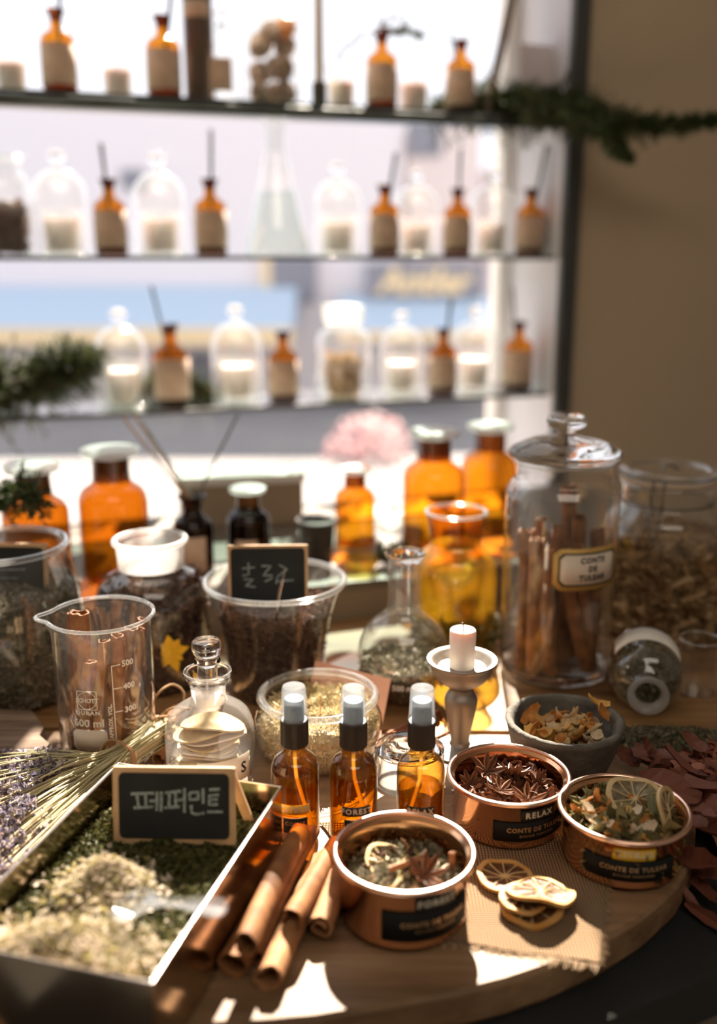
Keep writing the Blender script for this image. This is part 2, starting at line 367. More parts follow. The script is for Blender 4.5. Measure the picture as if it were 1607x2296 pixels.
    def flakes(s, pts, size, elong=1.6, jitter=1.0, up=None, bend=0.3, mi=0, rnd=random):
        for p in pts:
            p = Vector(p); sz = size * rnd.uniform(0.55, 1.3)
            a = Vector((rnd.gauss(0, 1), rnd.gauss(0, 1), rnd.gauss(0, jitter))).normalized()
            q = Vector((rnd.gauss(0, 1), rnd.gauss(0, 1), rnd.gauss(0, 1))); b = a.cross(q).normalized(); c = a.cross(b)
            h = a * sz * elong / 2; w = b * sz / 2; k = c * sz * bend * rnd.uniform(-1, 1.5)
            s.add([p - h, p - h * 0.2 - w + k, p + h, p - h * 0.2 + w + k], [(0, 1, 2), (0, 2, 3)], mi)
        return s
    def build(s, name, mat, parent=None, smooth=True, loc=None, rz=None, sharp=40):
        me = bpy.data.meshes.new(name); me.from_pydata(s.v, [], s.f)
        for m in (mat if isinstance(mat, (list, tuple)) else [mat]): me.materials.append(m)
        if len(me.materials) > 1: me.polygons.foreach_set('material_index', s.m)
        me.polygons.foreach_set('use_smooth', [bool(smooth)] * len(me.polygons)); me.update()
        if smooth and sharp:
            try: me.set_sharp_from_angle(angle=R(sharp))
            except Exception: pass
        o = bpy.data.objects.new(name, me); COL.objects.link(o)
        if parent: o.parent = parent
        if loc is not None: o.location = loc
        if rz is not None: o.rotation_euler = (0, 0, rz)
        return o

def tag(o, label=None, cat=None, group=None, kind=None):
    if label: o['label'] = label
    if cat: o['category'] = cat
    if group: o['group'] = group
    if kind: o['kind'] = kind
    return o
def thing(name, label, cat, loc=(0, 0, 0), rz=0, group=None):
    o = bpy.data.objects.new(name, None); COL.objects.link(o); o.empty_display_size = 0.02
    o.location = loc; o.rotation_euler = (0, 0, rz); return tag(o, label, cat, group)
def struct(o): o['kind'] = 'structure'; return o
KIDS = {}
def copy_tree(o, label=None, loc=None, rz=None, group=None, scale=None):
    kids = [c for c in bpy.data.objects if c.parent == o] if o.name not in KIDS else KIDS[o.name]
    KIDS[o.name] = kids
    c = o.copy(); COL.objects.link(c)
    if label: c['label'] = label
    if group: c['group'] = group
    if loc is not None: c.location = loc
    if rz is not None: c.rotation_euler = (0, 0, rz) if not hasattr(rz, '__len__') else rz
    if scale: c.scale = (scale,) * 3
    def rec(src, dst, ks):
        for k in ks:
            d = k.copy(); COL.objects.link(d); d.parent = dst
            sub = KIDS.get(k.name)
            if sub is None: sub = [x for x in bpy.data.objects if x.parent == k]; KIDS[k.name] = sub
            rec(k, d, sub)
    rec(o, c, kids); return c

def text_mb(txt, size, spacing=1.0, bold=0.0, squash=1.0, mb=None, mapf=None, extr=0.0):
    cu = bpy.data.curves.new('t', 'FONT'); cu.body = txt; cu.size = size; cu.align_x = 'CENTER'; cu.align_y = 'CENTER'
    cu.space_character = spacing; cu.offset = bold; cu.extrude = extr; cu.resolution_u = 2
    ob = bpy.data.objects.new('t', cu); COL.objects.link(ob); bpy.context.view_layer.update()
    me = bpy.data.meshes.new_from_object(ob.evaluated_get(bpy.context.evaluated_depsgraph_get()))
    mb = mb or MB(); mb.add([mapf(v.co.x * squash, v.co.y) for v in me.vertices], [tuple(p.vertices) for p in me.polygons])
    bpy.data.objects.remove(ob); bpy.data.curves.remove(cu); bpy.data.meshes.remove(me); return mb
def cylmap(r, a0, z0): return lambda x, y: (r * math.sin(a0 + x / r), -r * math.cos(a0 + x / r), z0 + y)

def prof_r(prof, z):
    for (r0, z0), (r1, z1) in zip(prof, prof[1:]):
        if z0 <= z <= z1 or z1 <= z <= z0: return r0 if z1 == z0 else r0 + (r1 - r0) * (z - z0) / (z1 - z0)
    return prof[-1][0]
def smoothprof(pts, n=5):
    """catmull-rom through (r,z) points"""
    P = [pts[0]] + list(pts) + [pts[-1]]; out = []
    for i in range(1, len(P) - 2):
        for k in range(n):
            t = k / n; q = []
            for d in (0, 1):
                p0, p1, p2, p3 = P[i - 1][d], P[i][d], P[i + 1][d], P[i + 2][d]
                q.append(0.5 * (2 * p1 + (p2 - p0) * t + (2 * p0 - 5 * p1 + 4 * p2 - p3) * t * t + (-p0 + 3 * p1 - 3 * p2 + p3) * t ** 3))
            out.append((max(q[0], 0.0), q[1]))
    out.append(pts[-1]); return out

def filling(name, label, cat, loc, prof, ztop, mat, n, fsize, elong=1.6, gap=0.002, amp=0.004, core=None, rnd=None, group=None, bend=0.4, ell=1.0):
    """loose dry stuff filling a jar up to ztop: bumpy core with thousands of flakes over it"""
    rnd = rnd or random.Random(hash(name + label) % 1000 if False else len(label) * 7 + n)
    mb = MB(); seg = 40; zs = [0.004 + (ztop - 0.004) * i / 14 for i in range(15)]
    pr = [(0.0001, 0.004)] + [(max(prof_r(prof, z) - gap - fsize * 0.35, 0.002), z) for z in zs]
    top = pr[-1][0]
    pr += [(top * q, ztop) for q in (0.8, 0.6, 0.4, 0.2, 0.0001)]
    def surf(r, a): 
        return amp * noise.noise(Vector((r * math.cos(a) * 40, r * math.sin(a) * 40, loc[0] * 30))) * 2
    mb.lathe(pr, seg)
    mb.v = [(x, y, z + (surf(math.hypot(x, y), math.atan2(y, x)) if z > ztop - 1e-5 else 0)) for x, y, z in mb.v]
    o = None
    area_s = 2 * math.pi * top * ztop; area_t = math.pi * top * top * 1.3
    pts = []
    for _ in range(n):
        a = rnd.uniform(0, 2 * math.pi)
        if rnd.random() < area_s / (area_s + area_t):
            z = rnd.uniform(0.003, ztop); r = prof_r(prof, z) - gap - fsize * 0.25
            pts.append((r * math.cos(a), r * math.sin(a), z))
        else:
            r = top * math.sqrt(rnd.random()); pts.append((r * math.cos(a), r * math.sin(a), ztop + surf(r, a) + rnd.uniform(0, fsize * 0.7)))
    mb.flakes(pts, fsize, elong, rnd=rnd, bend=bend)
    o = mb.build(name, mat, None, smooth=False, loc=loc)
    return tag(o, label, cat, group, 'stuff')

# ================================================================== THE SETTING
FLZ, CEZ = -0.80, 2.00
TZ = -0.03
def quadbox(name, pts, z0, z1, mat, **k):
    return MB().prism([(p[0], p[1]) for p in pts], z0, z1).build(name, mat, None, smooth=False, **k)
wl, wr = win(-2.4, -0.02), win(TC + 2.2, -0.02)
struct(quadbox('floor', [(-3, -2.8), (3.2, -2.8), (3.2, 3.3), (-3, 3.3)], FLZ - 0.05, FLZ, M_room))
_a, _b = win(-2.4, 0.22), win(TC + 2.1, 0.22)
struct(quadbox('ceiling', [(-3, -2.8), (3.2, -2.8), (3.2, _b.y), (_b.x, _b.y), (_a.x, _a.y), (-3, _a.y)], CEZ, CEZ + 0.05, M_room))
struct(quadbox('wall_back', [(-3, -2.85), (3.2, -2.85), (3.2, -2.8), (-3, -2.8)], FLZ, CEZ, M_room))
struct(quadbox('wall_left', [(-2.35, -2.8), (-2.3, -2.8), (-2.3, 1.4), (-2.35, 1.4)], FLZ, CEZ, M_room))
struct(quadbox('wall_right', [(2.0, -2.8), (2.05, -2.8), (2.05, 3.0), (2.0, 3.0)], FLZ, CEZ, M_room))
SILLZ = 0.045
a, b = win(TC, -0.022), win(TC + 2.1, -0.022); c, d = win(TC + 2.1, 0.22), win(TC, 0.22)
struct(quadbox('wall_window_side', [a, b, c, d], FLZ, CEZ, M_wall))
a, b, c, d = win(-2.4, -0.022), win(TC, -0.022), win(TC, 0.22), win(-2.4, 0.22)
WBZ = -0.22
struct(quadbox('wall_below_window', [a, b, c, d], FLZ, WBZ, M_white))
# white painted lining of the window recess and the dark frame around it
struct(quadbox('trim_1', [win(TC - 0.006, -0.015), win(TC - 0.0005, -0.015), win(TC - 0.0005, 0.215), win(TC - 0.006, 0.215)], WBZ, CEZ, M_white))
struct(quadbox('trim_2', [win(TC - 0.008, -0.034), win(TC + 0.024, -0.034), win(TC + 0.024, -0.0225), win(TC - 0.008, -0.0225)], WBZ, CEZ, M_darkframe))
wf = MB()
for t0, t1 in ((TC - 0.032, TC - 0.007), (-2.4, -2.36)):
    wf.prism([win(t0, 0.17), win(t1, 0.17), win(t1, 0.212), win(t0, 0.212)], WBZ, CEZ)
wf.prism([win(-2.36, 0.17), win(TC - 0.032, 0.17), win(TC - 0.032, 0.212), win(-2.36, 0.212)], WBZ, WBZ + 0.03)
fr = struct(wf.build('window_1', M_whitecard, None, smooth=False))
pg = MB(); pa, pb = win(-2.36, 0.19), win(TC - 0.032, 0.19)
pg.add([(pa.x, pa.y, WBZ + 0.03), (pb.x, pb.y, WBZ + 0.03), (pb.x, pb.y, CEZ), (pa.x, pa.y, CEZ)], [(0, 1, 2, 3)]); pg.build('pane', M_pane, fr, smooth=False)
pl = bpy.data.lights.new('window_portal', 'AREA'); po = bpy.data.objects.new('window_portal', pl); COL.objects.link(po)
pl.shape = 'RECTANGLE'; pl.size = 3.3; pl.size_y = 2.25; pl.cycles.is_portal = True; pl.energy = 1
po.location = win(-0.7, 0.26, 0.88); po.rotation_euler = (-R(90), 0, WA)

# deep sill the amber jars stand on
sy = lambda X: 1.17 + X * math.tan(WA)
SF = [Vector((X, sy(X), 0)) for X in (-1.6, 0.55)]
sp = [SF[0], SF[1], win(TC - 0.01, -0.023) if False else win(TC - 0.02, -0.14), win(-2.2, -0.14)]
struct(quadbox('trim_3', sp, FLZ, SILLZ - 0.012, M_sill))
sp2 = [SF[0], SF[1], win(TC - 0.02, -0.14), win(-2.2, -0.14)]
struct(quadbox('trim_4', sp2, SILLZ - 0.012, SILLZ, M_silltop))

# charcoal table
tb = thing('display_table', 'charcoal black table under the wooden boards', 'table', (0, 0, 0))
A, B = on_z(1607, 2185, TZ), on_z(1350, 2292, TZ)
dv = (B - A).normalized()
fpt = [A - dv * 0.6, A + dv * 0.9]
tp = [(fpt[1].x, fpt[1].y), (fpt[0].x, fpt[0].y), (1.0, 1.28), (0.56, sy(0.56) - 0.004), (-1.0, sy(-1.0) - 0.004)]
MB().prism(tp, TZ - 0.035, TZ).build('tabletop', M_table, tb, smooth=False)
for x, y in ((-0.8, 0.45), (0.85, 0.9), (-0.8, 0.72), (0.5, 0.65)):
    MB().box((x, y, (FLZ + TZ - 0.035) / 2), (0.06, 0.06, TZ - 0.035 - FLZ)).build('leg', M_table, tb, smooth=False)

# oak board with the curved edge, plank board behind it
bp_ = [on_z(x, y, 0) for x, y in ((250, 2296), (430, 2297), (585, 2291), (700, 2281), (860, 2255), (1040, 2222), (1140, 2197), (1232, 2166), (1350, 2112), (1450, 2050), (1520, 1985), (1556, 1920), (1560, 1860))]
poly = [(p.x, p.y) for p in bp_]
poly = [(-0.42, 0.40)] + poly + [(0.285, 0.745), (0.262, 0.79), (0.23, 0.832), (0.2, 0.85), (-0.42, 0.86)]
bo = thing('serving_board', 'large oak board with a curved front edge under the copper tins', 'board', (0, 0, 0))
mb = MB(); n = len(poly)
def inset(pl_, d):
    cx, cy_ = sum(p[0] for p in pl_) / len(pl_), sum(p[1] for p in pl_) / len(pl_); out = []
    for x, y in pl_:
        v = Vector((cx - x, cy_ - y)).normalized(); out.append((x + v.x * d, y + v.y * d))
    return out
rings = [(inset(poly, 0.004), TZ + 0.0002), (poly, TZ + 0.006), (poly, -0.003), (inset(poly, 0.003), 0.0)]
for pl_, z in rings: mb.v += [(x, y, z) for x, y in pl_]
for i in range(3):
    for k in range(n): mb.f.append((i * n + k, i * n + (k + 1) % n, (i + 1) * n + (k + 1) % n, (i + 1) * n + k)); mb.m.append(0)
mb.f.append(tuple(range(3 * n, 4 * n))); mb.m.append(0); mb.f.append(tuple(range(n))[::-1]); mb.m.append(0)
mb.build('board_slab', M_board, bo, smooth=False)
pk = [(-0.52, 0.868), (0.195, 0.858), (0.25, 0.835), (0.30, 0.815), (0.62, 0.79), (0.62, sy(0.50) - 0.02), (0.5, sy(0.5) - 0.01), (-0.52, sy(-0.52) - 0.01)]
o = quadbox('wooden_plank', pk, TZ + 0.0002, -0.0005, M_plank)
tag(o, 'rough brown plank board under the tall lidded jar', 'board')
# grey bark slab at the left
sl = [on_z(x, y, 0.022) for x, y in ((-60, 1588), (70, 1592), (98, 1630), (88, 1648), (128, 1682), (60, 1690), (-60, 1684))]
o = quadbox('bark_slab', sl, 0.0005, 0.022, M_barkslab); tag(o, 'broken slab of grey brown bark beside the graduated beaker', 'wood slab')

# ------------------------------------------------------------------ shelves in the window
SZ = {1: 0.68, 2: 0.44, 3: 0.19}
lab = {1: 'thick glass shelf, topmost across the window', 2: 'thin glass shelf at the middle of the window', 3: 'thin glass shelf, lowest of those across the window'}
for k, z in SZ.items():
    th = 0.022 if k == 1 else 0.006
    s = thing('window_shelf', lab[k], 'shelf', (0, 0, 0), group='shelves across the window')
    MB().prism([win(-2.0, 0.004), win(TC - 0.008, 0.004), win(TC - 0.008, 0.15), win(-2.0, 0.15)], z - 0.006, z).build('shelf_plate', M_shelfglass, s, smooth=False)
    e = MB().prism([win(-2.0, -0.004), win(TC - 0.008, -0.004), win(TC - 0.008, 0.0038), win(-2.0, 0.0038)], z - th, z + 0.001)
    if k == 1: e.tube([win(-2.0, -0.010, z - 0.011), win(TC - 0.13, -0.010, z - 0.011)], 0.0055, 12)
    e.build('front_rail', M_shelfbar if k == 1 else M_darkframe, s, smooth=False)
    MB().prism([win(-2.0, 0.1502), win(TC - 0.008, 0.1502), win(TC - 0.008, 0.156), win(-2.0, 0.156)], z - 0.006, z + 0.0005).build('back_rail', M_darkframe, s, smooth=False)

# ------------------------------------------------------------------ the street outside
M_asph = pbr('pale_asphalt', (0.20, 0.195, 0.20), 0.9, var=(0.24, 0.23, 0.23), scale=2)
M_fac = pbr('pale_facade', (0.72, 0.70, 0.75), 0.9); M_fac2 = pbr('rose_facade', (0.70, 0.62, 0.62), 0.9)
M_awn = pbr('blue_awning_cloth', (0.42, 0.54, 0.68), 0.8); M_trimy = pbr('yellow_awning_trim', (0.80, 0.64, 0.40), 0.8)  # cloth and trim colours paled to imitate haze
M_dk = pbr('dark_shopfront', (0.22, 0.23, 0.28), 0.6); M_tree = leafy('pink_blossom', (0.75, 0.45, 0.47), [(0.85, 0.66, 0.66), (0.66, 0.36, 0.38), (0.5, 0.5, 0.48)], 0.4)
struct(quadbox('ground', [(-14, 3.4), (14, 3.4), (16, 14), (-16, 14)], FLZ - 0.3, FLZ - 0.02, M_asph))
def fbox(px0, py0, px1, py1, Y, dep, slope=0):
    p, q = on_y(px0, py1, Y), on_y(px1, py0, Y); m = MB()
    m.add([(p.x, Y, p.z), (q.x, Y, p.z), (q.x, Y + dep, p.z), (p.x, Y + dep, p.z), (p.x, Y + slope, q.z), (q.x, Y + slope, q.z), (q.x, Y + dep, q.z), (p.x, Y + dep, q.z)],
          [(0, 3, 2, 1), (4, 5, 6, 7), (0, 1, 5, 4), (1, 2, 6, 5), (2, 3, 7, 6), (3, 0, 4, 7)])
    return m
bd = thing('street_building', 'pale building with blue awning across the street outside the window', 'building')
fbox(-900, 235, 905, 905, 9.0, 2.5).build('facade', M_fac, bd, smooth=False)
fbox(-500, 650, 655, 735, 8.2, 0.8, 0.6).build('awning', M_awn, bd, smooth=False)
fbox(-500, 735, 655, 775, 8.19, 0.06).build('awning_trim', M_trimy, bd, smooth=False)
fbox(272, 380, 322, 425, 8.97, 0.05).build('window', M_dk, bd, smooth=False)
fbox(608, 578, 708, 680, 8.9, 0.1).build('window', M_dk, bd, smooth=False)
fbox(588, 578, 606, 680, 8.9, 0.1).build('window_trim', M_trimy, bd, smooth=False)
fbox(430, 790, 560, 900, 8.97, 0.05).build('shop_door', M_dk, bd, smooth=False)
bd = thing('street_building', 'building behind with dark sign board and yellow lettering outside the window', 'building')
fbox(907, 270, 1080, 905, 9.0, 2.2).build('facade', M_fac2, bd, smooth=False)
fbox(1081, 370, 1700, 905, 9.3, 2.2).build('facade', M_fac, bd, smooth=False)
fbox(912, 272, 990, 350, 8.97, 0.05).build('window', M_dk, bd, smooth=False)
sg = fbox(818, 590, 1085, 668, 8.7, 0.12).build('sign_board', M_dk, bd, smooth=False)
p = on_y(955, 632, 8.68)
text_mb('Antler', 0.30, 1.0, 0.012, 1.0, None, lambda x, y: (p.x + x + 0.25 * y, 8.69, p.z + y)).build('lettering', M_trimy, sg, smooth=False)
fbox(760, 668, 1120, 742, 8.2, 0.75, 0.6).build('awning', M_awn, bd, smooth=False)
fbox(760, 742, 1120, 765, 8.19, 0.06).build('awning_trim', M_trimy, bd, smooth=False)
tr = thing('blossom_bush', 'pink flowering bush standing in the street outside', 'bush')
bx = on_y(825, 1045, 6.2); rn = random.Random(3)
m = MB(); pts = []
for _ in range(520):
    v = Vector((rn.gauss(0, 1), rn.gauss(0, 0.8), rn.gauss(0, 1))).normalized() * rn.random() ** 0.4
    pts.append((v.x * 0.30, v.y * 0.25, 0.0 + v.z * 0.36))
m.flakes(pts, 0.045, 1.4, rnd=rn); m.build('foliage', M_tree, tr, smooth=False)
MB().tube([(0, 0, FLZ - 0.02 - bx.z), (0.02, 0, -0.15), (0, 0, 0)], [0.03, 0.025, 0.01]).build('stem', M_twig, tr); tr.location = (bx.x, 6.2, bx.z)

# ================================================================== SMALL THINGS USED EVERYWHERE
def quill(L, r, seed, wraps=1.45, bend=0.03, double=True):
    """a rolled bark stick along +Y, lying on z=0"""
    rn = random.Random(seed); mb = MB(); N = 12
    cross = []
    th = r * 0.16
    spir = []
    K = 26
    for i in range(K + 1):
        f = i / K
        if double:  # both edges roll inward
            g = abs(f - 0.5) * 2; a = -math.pi / 2 + (f - 0.5) * 2 * math.pi * wraps * 0.78; rr = r * (1 - 0.5 * max(0, g - 0.45) / 0.55)
        else:
            a = math.pi * 0.4 + f * 2 * math.pi * wraps; rr = r * (0.98 - 0.52 * f)
        spir.append((rr, a))
    out = [(q * math.cos(a), q * math.sin(a)) for q, a in spir]; inn = [((q - th) * math.cos(a), (q - th) * math.sin(a)) for q, a in spir]
    loop = out + inn[::-1]; n = len(loop); vs = []
    bx, bz = rn.uniform(-bend, bend) * L, rn.uniform(0, bend * 0.3) * L
    for j in range(N + 1):
        t = j / N; y = (t - 0.5) * L; wob = 1 + 0.06 * noise.noise(Vector((t * 4, seed, 0)))
        ox = bx * 4 * (t - t * t); rot = 0.25 * (t - 0.5) * rn.choice([1])
        for k, (x, z) in enumerate(loop):
            e = 1 + 0.05 * noise.noise(Vector((x * 300, z * 300, t * 5 + seed)))
            jag = 0.0025 * noise.noise(Vector((x * 180 + seed, z * 180, 0 if j == 0 else 9))) if j in (0, N) else 0
            vs.append((x * wob * e + ox, y + jag, z * wob * e + r))
    fs = []
    for j in range(N):
        for k in range(n): fs.append((j * n + k, j * n + (k + 1) % n, (j + 1) * n + (k + 1) % n, (j + 1) * n + k))
    K1 = len(out)
    for k in range(K1 - 1):
        fs.append((k, n - 1 - k, n - 2 - k, k + 1)); o = N * n; fs.append((o + k, o + k + 1, o + n - 2 - k, o + n - 1 - k))
    mb.add(vs, fs); return mb
QM = {}
def stick_mesh(L, r, seed, mat=None, double=True):
    key = (round(L, 3), round(r, 4), seed, double)
    if key not in QM:
        o = quill(L, r, seed, double=double).build('cinnamon_stick', mat or M_cinn, None, sharp=50); QM[key] = o.data; return o
    o = bpy.data.objects.new('cinnamon_stick', QM[key]); COL.objects.link(o); return o
def stick_between(p, q, r, seed, label, group, mat=None, double=True, roll=0.0, name='cinnamon_stick', cat='cinnamon stick'):
    p, q = Vector(p), Vector(q); d = q - p
    o = stick_mesh(d.length, r, seed, mat, double)
    y = d.normalized(); x = y.cross(Vector((0, 0, 1)))
    if x.length < 0.05: x = Vector((1, 0, 0))
    x.normalize(); z = x.cross(y); M = Matrix((x, y, z)).transposed().to_4x4() @ Matrix.Rotation(roll, 4, 'Y')
    o.matrix_world = Matrix.Translation((p + q) / 2) @ M @ Matrix.Translation((0, 0, -r))
    o.name = name; return tag(o, label, cat, group)

def lathe_obj(name, prof, mat, parent, seg=64, **k): return MB().lathe(prof, seg).build(name, mat, parent, **k)

def sunk_top(z, r, rim, n=3): return [(r - i * 0.001, z) for i in range(n)]

# ---- pine / fir branches
def conifer(name, label, path, width, n, nl=0.012, mat=None, group=None, rn=None, cat='branch', taper=0.45):
    rn = rn or random.Random(len(label)); root = thing(name, label, cat, path[0], group=group)
    P = [Vector(p) - Vector(path[0]) for p in path]
    def at(t):
        f = t * (len(P) - 1); i = min(int(f), len(P) - 2); return P[i].lerp(P[i + 1], f - i)
    tw = MB().tube([at(i / 10) for i in range(11)], [0.004 * (1 - 0.07 * i) for i in range(11)], 6)
    nd_ = MB()
    for _ in range(n):
        t = rn.random(); b = at(t); d = (at(min(t + 0.05, 1)) - at(max(t - 0.05, 0))).normalized()
        v = Vector((rn.gauss(0, 1), rn.gauss(0, 1), rn.gauss(0, 0.6))).normalized(); e = (d * 0.9 + v * 0.9).normalized(); L = width * rn.uniform(0.4, 1) * (1 - taper * t)
        q = [b + e * L * s + Vector((0, 0, -0.2 * L * s * s)) for s in (0, 0.35, 0.7, 1)]
        tw.tube(q, [0.0016, 0.0012, 0.001, 0.0006], 4, cap=False)
        for i in range(16):
            s = (i + rn.random()) / 16; c = b + e * L * s + Vector((0, 0, -0.2 * L * s * s))
            w = Vector((rn.gauss(0, 1), rn.gauss(0, 1), rn.gauss(0, 1))).normalized(); u = (e * 0.8 + w).normalized() * nl * rn.uniform(0.6, 1.2); k = u.cross(w).normalized() * 0.0013
            nd_.add([c - k, c + u * 0.5 - k * 1.2, c + u, c + u * 0.5 + k * 1.2], [(0, 1, 2), (0, 2, 3)])
    tw.build('stem', M_twig, root, smooth=False); nd_.build('needles', mat or M_pine, root, smooth=False); return root

# ================================================================== SHELF THINGS
# reed diffuser bottle: real size 0.05 wide
def diffuser_proto():
    r = thing('diffuser_bottle', '', 'bottle')
    pr = [(0.001, 0.0), (0.0225, 0.0), (0.0245, 0.002), (0.025, 0.006), (0.025, 0.070)] + smoothprof([(0.0245, 0.0745), (0.021, 0.081), (0.013, 0.0865), (0.0095, 0.091), (0.0085, 0.1)], 3)
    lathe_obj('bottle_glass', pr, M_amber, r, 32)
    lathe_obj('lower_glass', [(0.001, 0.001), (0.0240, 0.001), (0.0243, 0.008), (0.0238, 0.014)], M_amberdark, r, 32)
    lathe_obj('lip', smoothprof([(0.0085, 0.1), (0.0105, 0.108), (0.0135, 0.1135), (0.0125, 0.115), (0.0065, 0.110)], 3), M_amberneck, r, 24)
    MB().patch(0.0254, -2.0, 2.0, 0.012, 0.068, 24, thick=0.0002).build('label', M_tanlabel, r, sharp=None)
    return r
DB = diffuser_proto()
def reeds(loc, dx, L, n, label, mat=None):
    m = MB()
    for i in range(n):
        m.tube([(0.001 * i, 0, -0.07), (dx * L * (1 + 0.08 * i) + 0.003 * i, 0.004 * i, L)], 0.0016, 6)
    o = m.build('reed_sticks', mat or M_reed, None, smooth=False, loc=loc); return tag(o, label, 'reed sticks', 'reeds in the diffuser bottles')
def cloche_proto():
    r = thing('glass_cloche', '', 'cloche')
    pr = [(0.0465, 0.0), (0.0465, 0.095)] + [(0.0465 * math.cos(a), 0.095 + 0.046 * math.sin(a)) for a in [math.pi / 2 * i / 9 for i in range(1, 9)]] + [(0.006, 0.1408)]
    lathe_obj('dome', pr, M_dome, r, 40)
    MB().ring(0.0465, 0.0016, 0.0018, seg=40).build('rim', M_rimw, r)
    lathe_obj('knob', smoothprof([(0.004, 0.139), (0.005, 0.145), (0.011, 0.150), (0.0145, 0.1585), (0.011, 0.167), (0.0001, 0.170)], 4), M_rim, r, 24)
    return r
GC = cloche_proto()
def tumbler_proto():
    r = thing('candle_tumbler', '', 'candle')
    lathe_obj('tumbler_glass', [(0.001, 0.002), (0.027, 0.002), (0.029, 0.006), (0.033, 0.075), (0.0322, 0.076)], M_dome, r, 32)
    lathe_obj('wax', [(0.0001, 0.006), (0.0275, 0.006), (0.0312, 0.060), (0.0300, 0.062), (0.0001, 0.061)], M_wax, r, 32)
    MB().tube([(0, 0, 0.060), (0.0005, 0, 0.070)], 0.0009, 6).build('wick', M_inkblk, r)
    return r
CT = tumbler_proto()
used = {}
def place(proto, key, loc, label, group, scale=1.0, rz=None):
    if key not in used:
        used[key] = 1; proto.location = loc; proto['label'] = label; proto['group'] = group; proto.scale = (scale,) * 3
        if rz: proto.rotation_euler = (0, 0, rz)
        return proto
    return copy_tree(proto, label, loc, rz if rz is not None else 0, group, scale)
for o_ in (DB, GC, CT): KIDS[o_.name] = [c for c in bpy.data.objects if c.parent == o_]
def bottle_at(px, k, wpx, label, b=0.045):
    p = on_shelf(px, SZ[k] + 0.0015, b); zc = p.y * cs - (p.z - CAMH) * sn; s = 1.09 * wpx * zc / FPX / 0.05
    place(DB, 'db', p, label, 'amber diffuser bottles on the window shelves', s); return p, s
def cloche_at(px, k, wpx, label, b=0.09, inner=True, ilabel=None):
    p = on_shelf(px, SZ[k] + 0.0015, b); zc = p.y * cs - (p.z - CAMH) * sn; s = wpx * zc / FPX / 0.093
    s = min(s, (b + 0.04) / 0.0465 * 0.9, 1.15)
    place(GC, 'gc', p, label, 'glass cloches on the window shelves', s)
    if inner: place(CT, 'ct', p, ilabel or label.replace('glass cloche', 'white candle tumbler inside the glass cloche', 1), 'white candles on the window shelves', s)
    return p, s
def tumbler_at(px, k, wpx, label, b=0.075):
    p = on_shelf(px, SZ[k] + 0.0015, b); zc = p.y * cs - (p.z - CAMH) * sn; s = wpx * zc / FPX / 0.066
    place(CT, 'ct', p, label, 'white candles on the window shelves', s)

ordn = ['leftmost', 'second', 'third', 'fourth', 'fifth', 'sixth']
rowname = {1: 'top window shelf', 2: 'middle window shelf', 3: 'lowest window shelf'}
BOT = {1: [(137, 70), (370, 69), (855, 64), (1030, 61)], 2: [(252, 65), (475, 65), (861, 60), (1023, 57), (1184, 57)], 3: [(388, 72), (636, 61), (991, 57), (1158, 60)]}
REED = {(1, 0): (0.15, .06), (1, 1): (0.3, .06), (1, 3): (-0.45, .07), (2, 0): (-0.16, .055), (2, 1): (0.05, .075), (2, 2): (0.3, .055), (2, 3): (0.02, .07), (2, 4): (0.3, .075), (3, 0): (-0.42, .055), (3, 2): (0.2, .055), (3, 3): (-0.25, .06)}
for k, row in BOT.items():
    for i, (px, w) in enumerate(row):
        nm = ordn[i] + ('' if i == 0 else ' from left')
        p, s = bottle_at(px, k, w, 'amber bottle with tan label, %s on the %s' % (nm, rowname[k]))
        if (k, i) in REED:
            dx, L = REED[(k, i)]
            reeds(p + Vector((0, 0, 0.112 * s)), dx, L * s, 2, 'dark reeds in the amber bottle, %s on the %s' % (nm, rowname[k]))
CLO = {1: [(266, 80)], 2: [(143, 122), (362, 118), (757, 108), (931, 100), (1098, 100)], 3: [(277, 115), (533, 113), (898, 97), (1061, 99)]}
for k, row in CLO.items():
    for i, (px, w) in enumerate(row):
        if k == 1: continue
        nm = ordn[i] + ('' if i == 0 else ' from the left')
        cloche_at(px, k, w, 'clear glass cloche with round knob, %s on the %s' % (nm, rowname[k]), ilabel='white candle inside the glass cloche, %s on the %s' % (nm, rowname[k]))
for i, (px, w) in enumerate([(28, 72), (266, 68), (765, 64), (925, 68)]):
    tumbler_at(px, 1, w, 'pale candle in clear tumbler, %s on the top window shelf' % (ordn[i] + ('' if i == 0 else ' from the left')))

# erlenmeyer flask, middle shelf
p = on_shelf(622, SZ[2] + 0.0015, 0.08)
r = thing('conical_flask', 'large conical glass flask half full of liquid on the middle shelf', 'flask', p)
pr = [(0.001, 0.0), (0.050, 0.0), (0.055, 0.005), (0.0555, 0.012)] + [(0.0555 - 0.037 * t, 0.012 + 0.155 * t) for t in (0.25, 0.5, 0.75)] + [(0.0175, 0.175), (0.0168, 0.185), (0.0168, 0.222), (0.0215, 0.228)]
lathe_obj('flask_glass', pr, M_dome, r, 48)
lathe_obj('liquid', [(0.001, 0.002), (0.052, 0.004), (0.053, 0.014), (0.0535 - 0.0225, 0.105), (0.0001, 0.105)], M_clearliq, r, 40)
MB().ring(0.0205, 0.0022, 0.228, seg=32).build('rim', M_rimw, r)
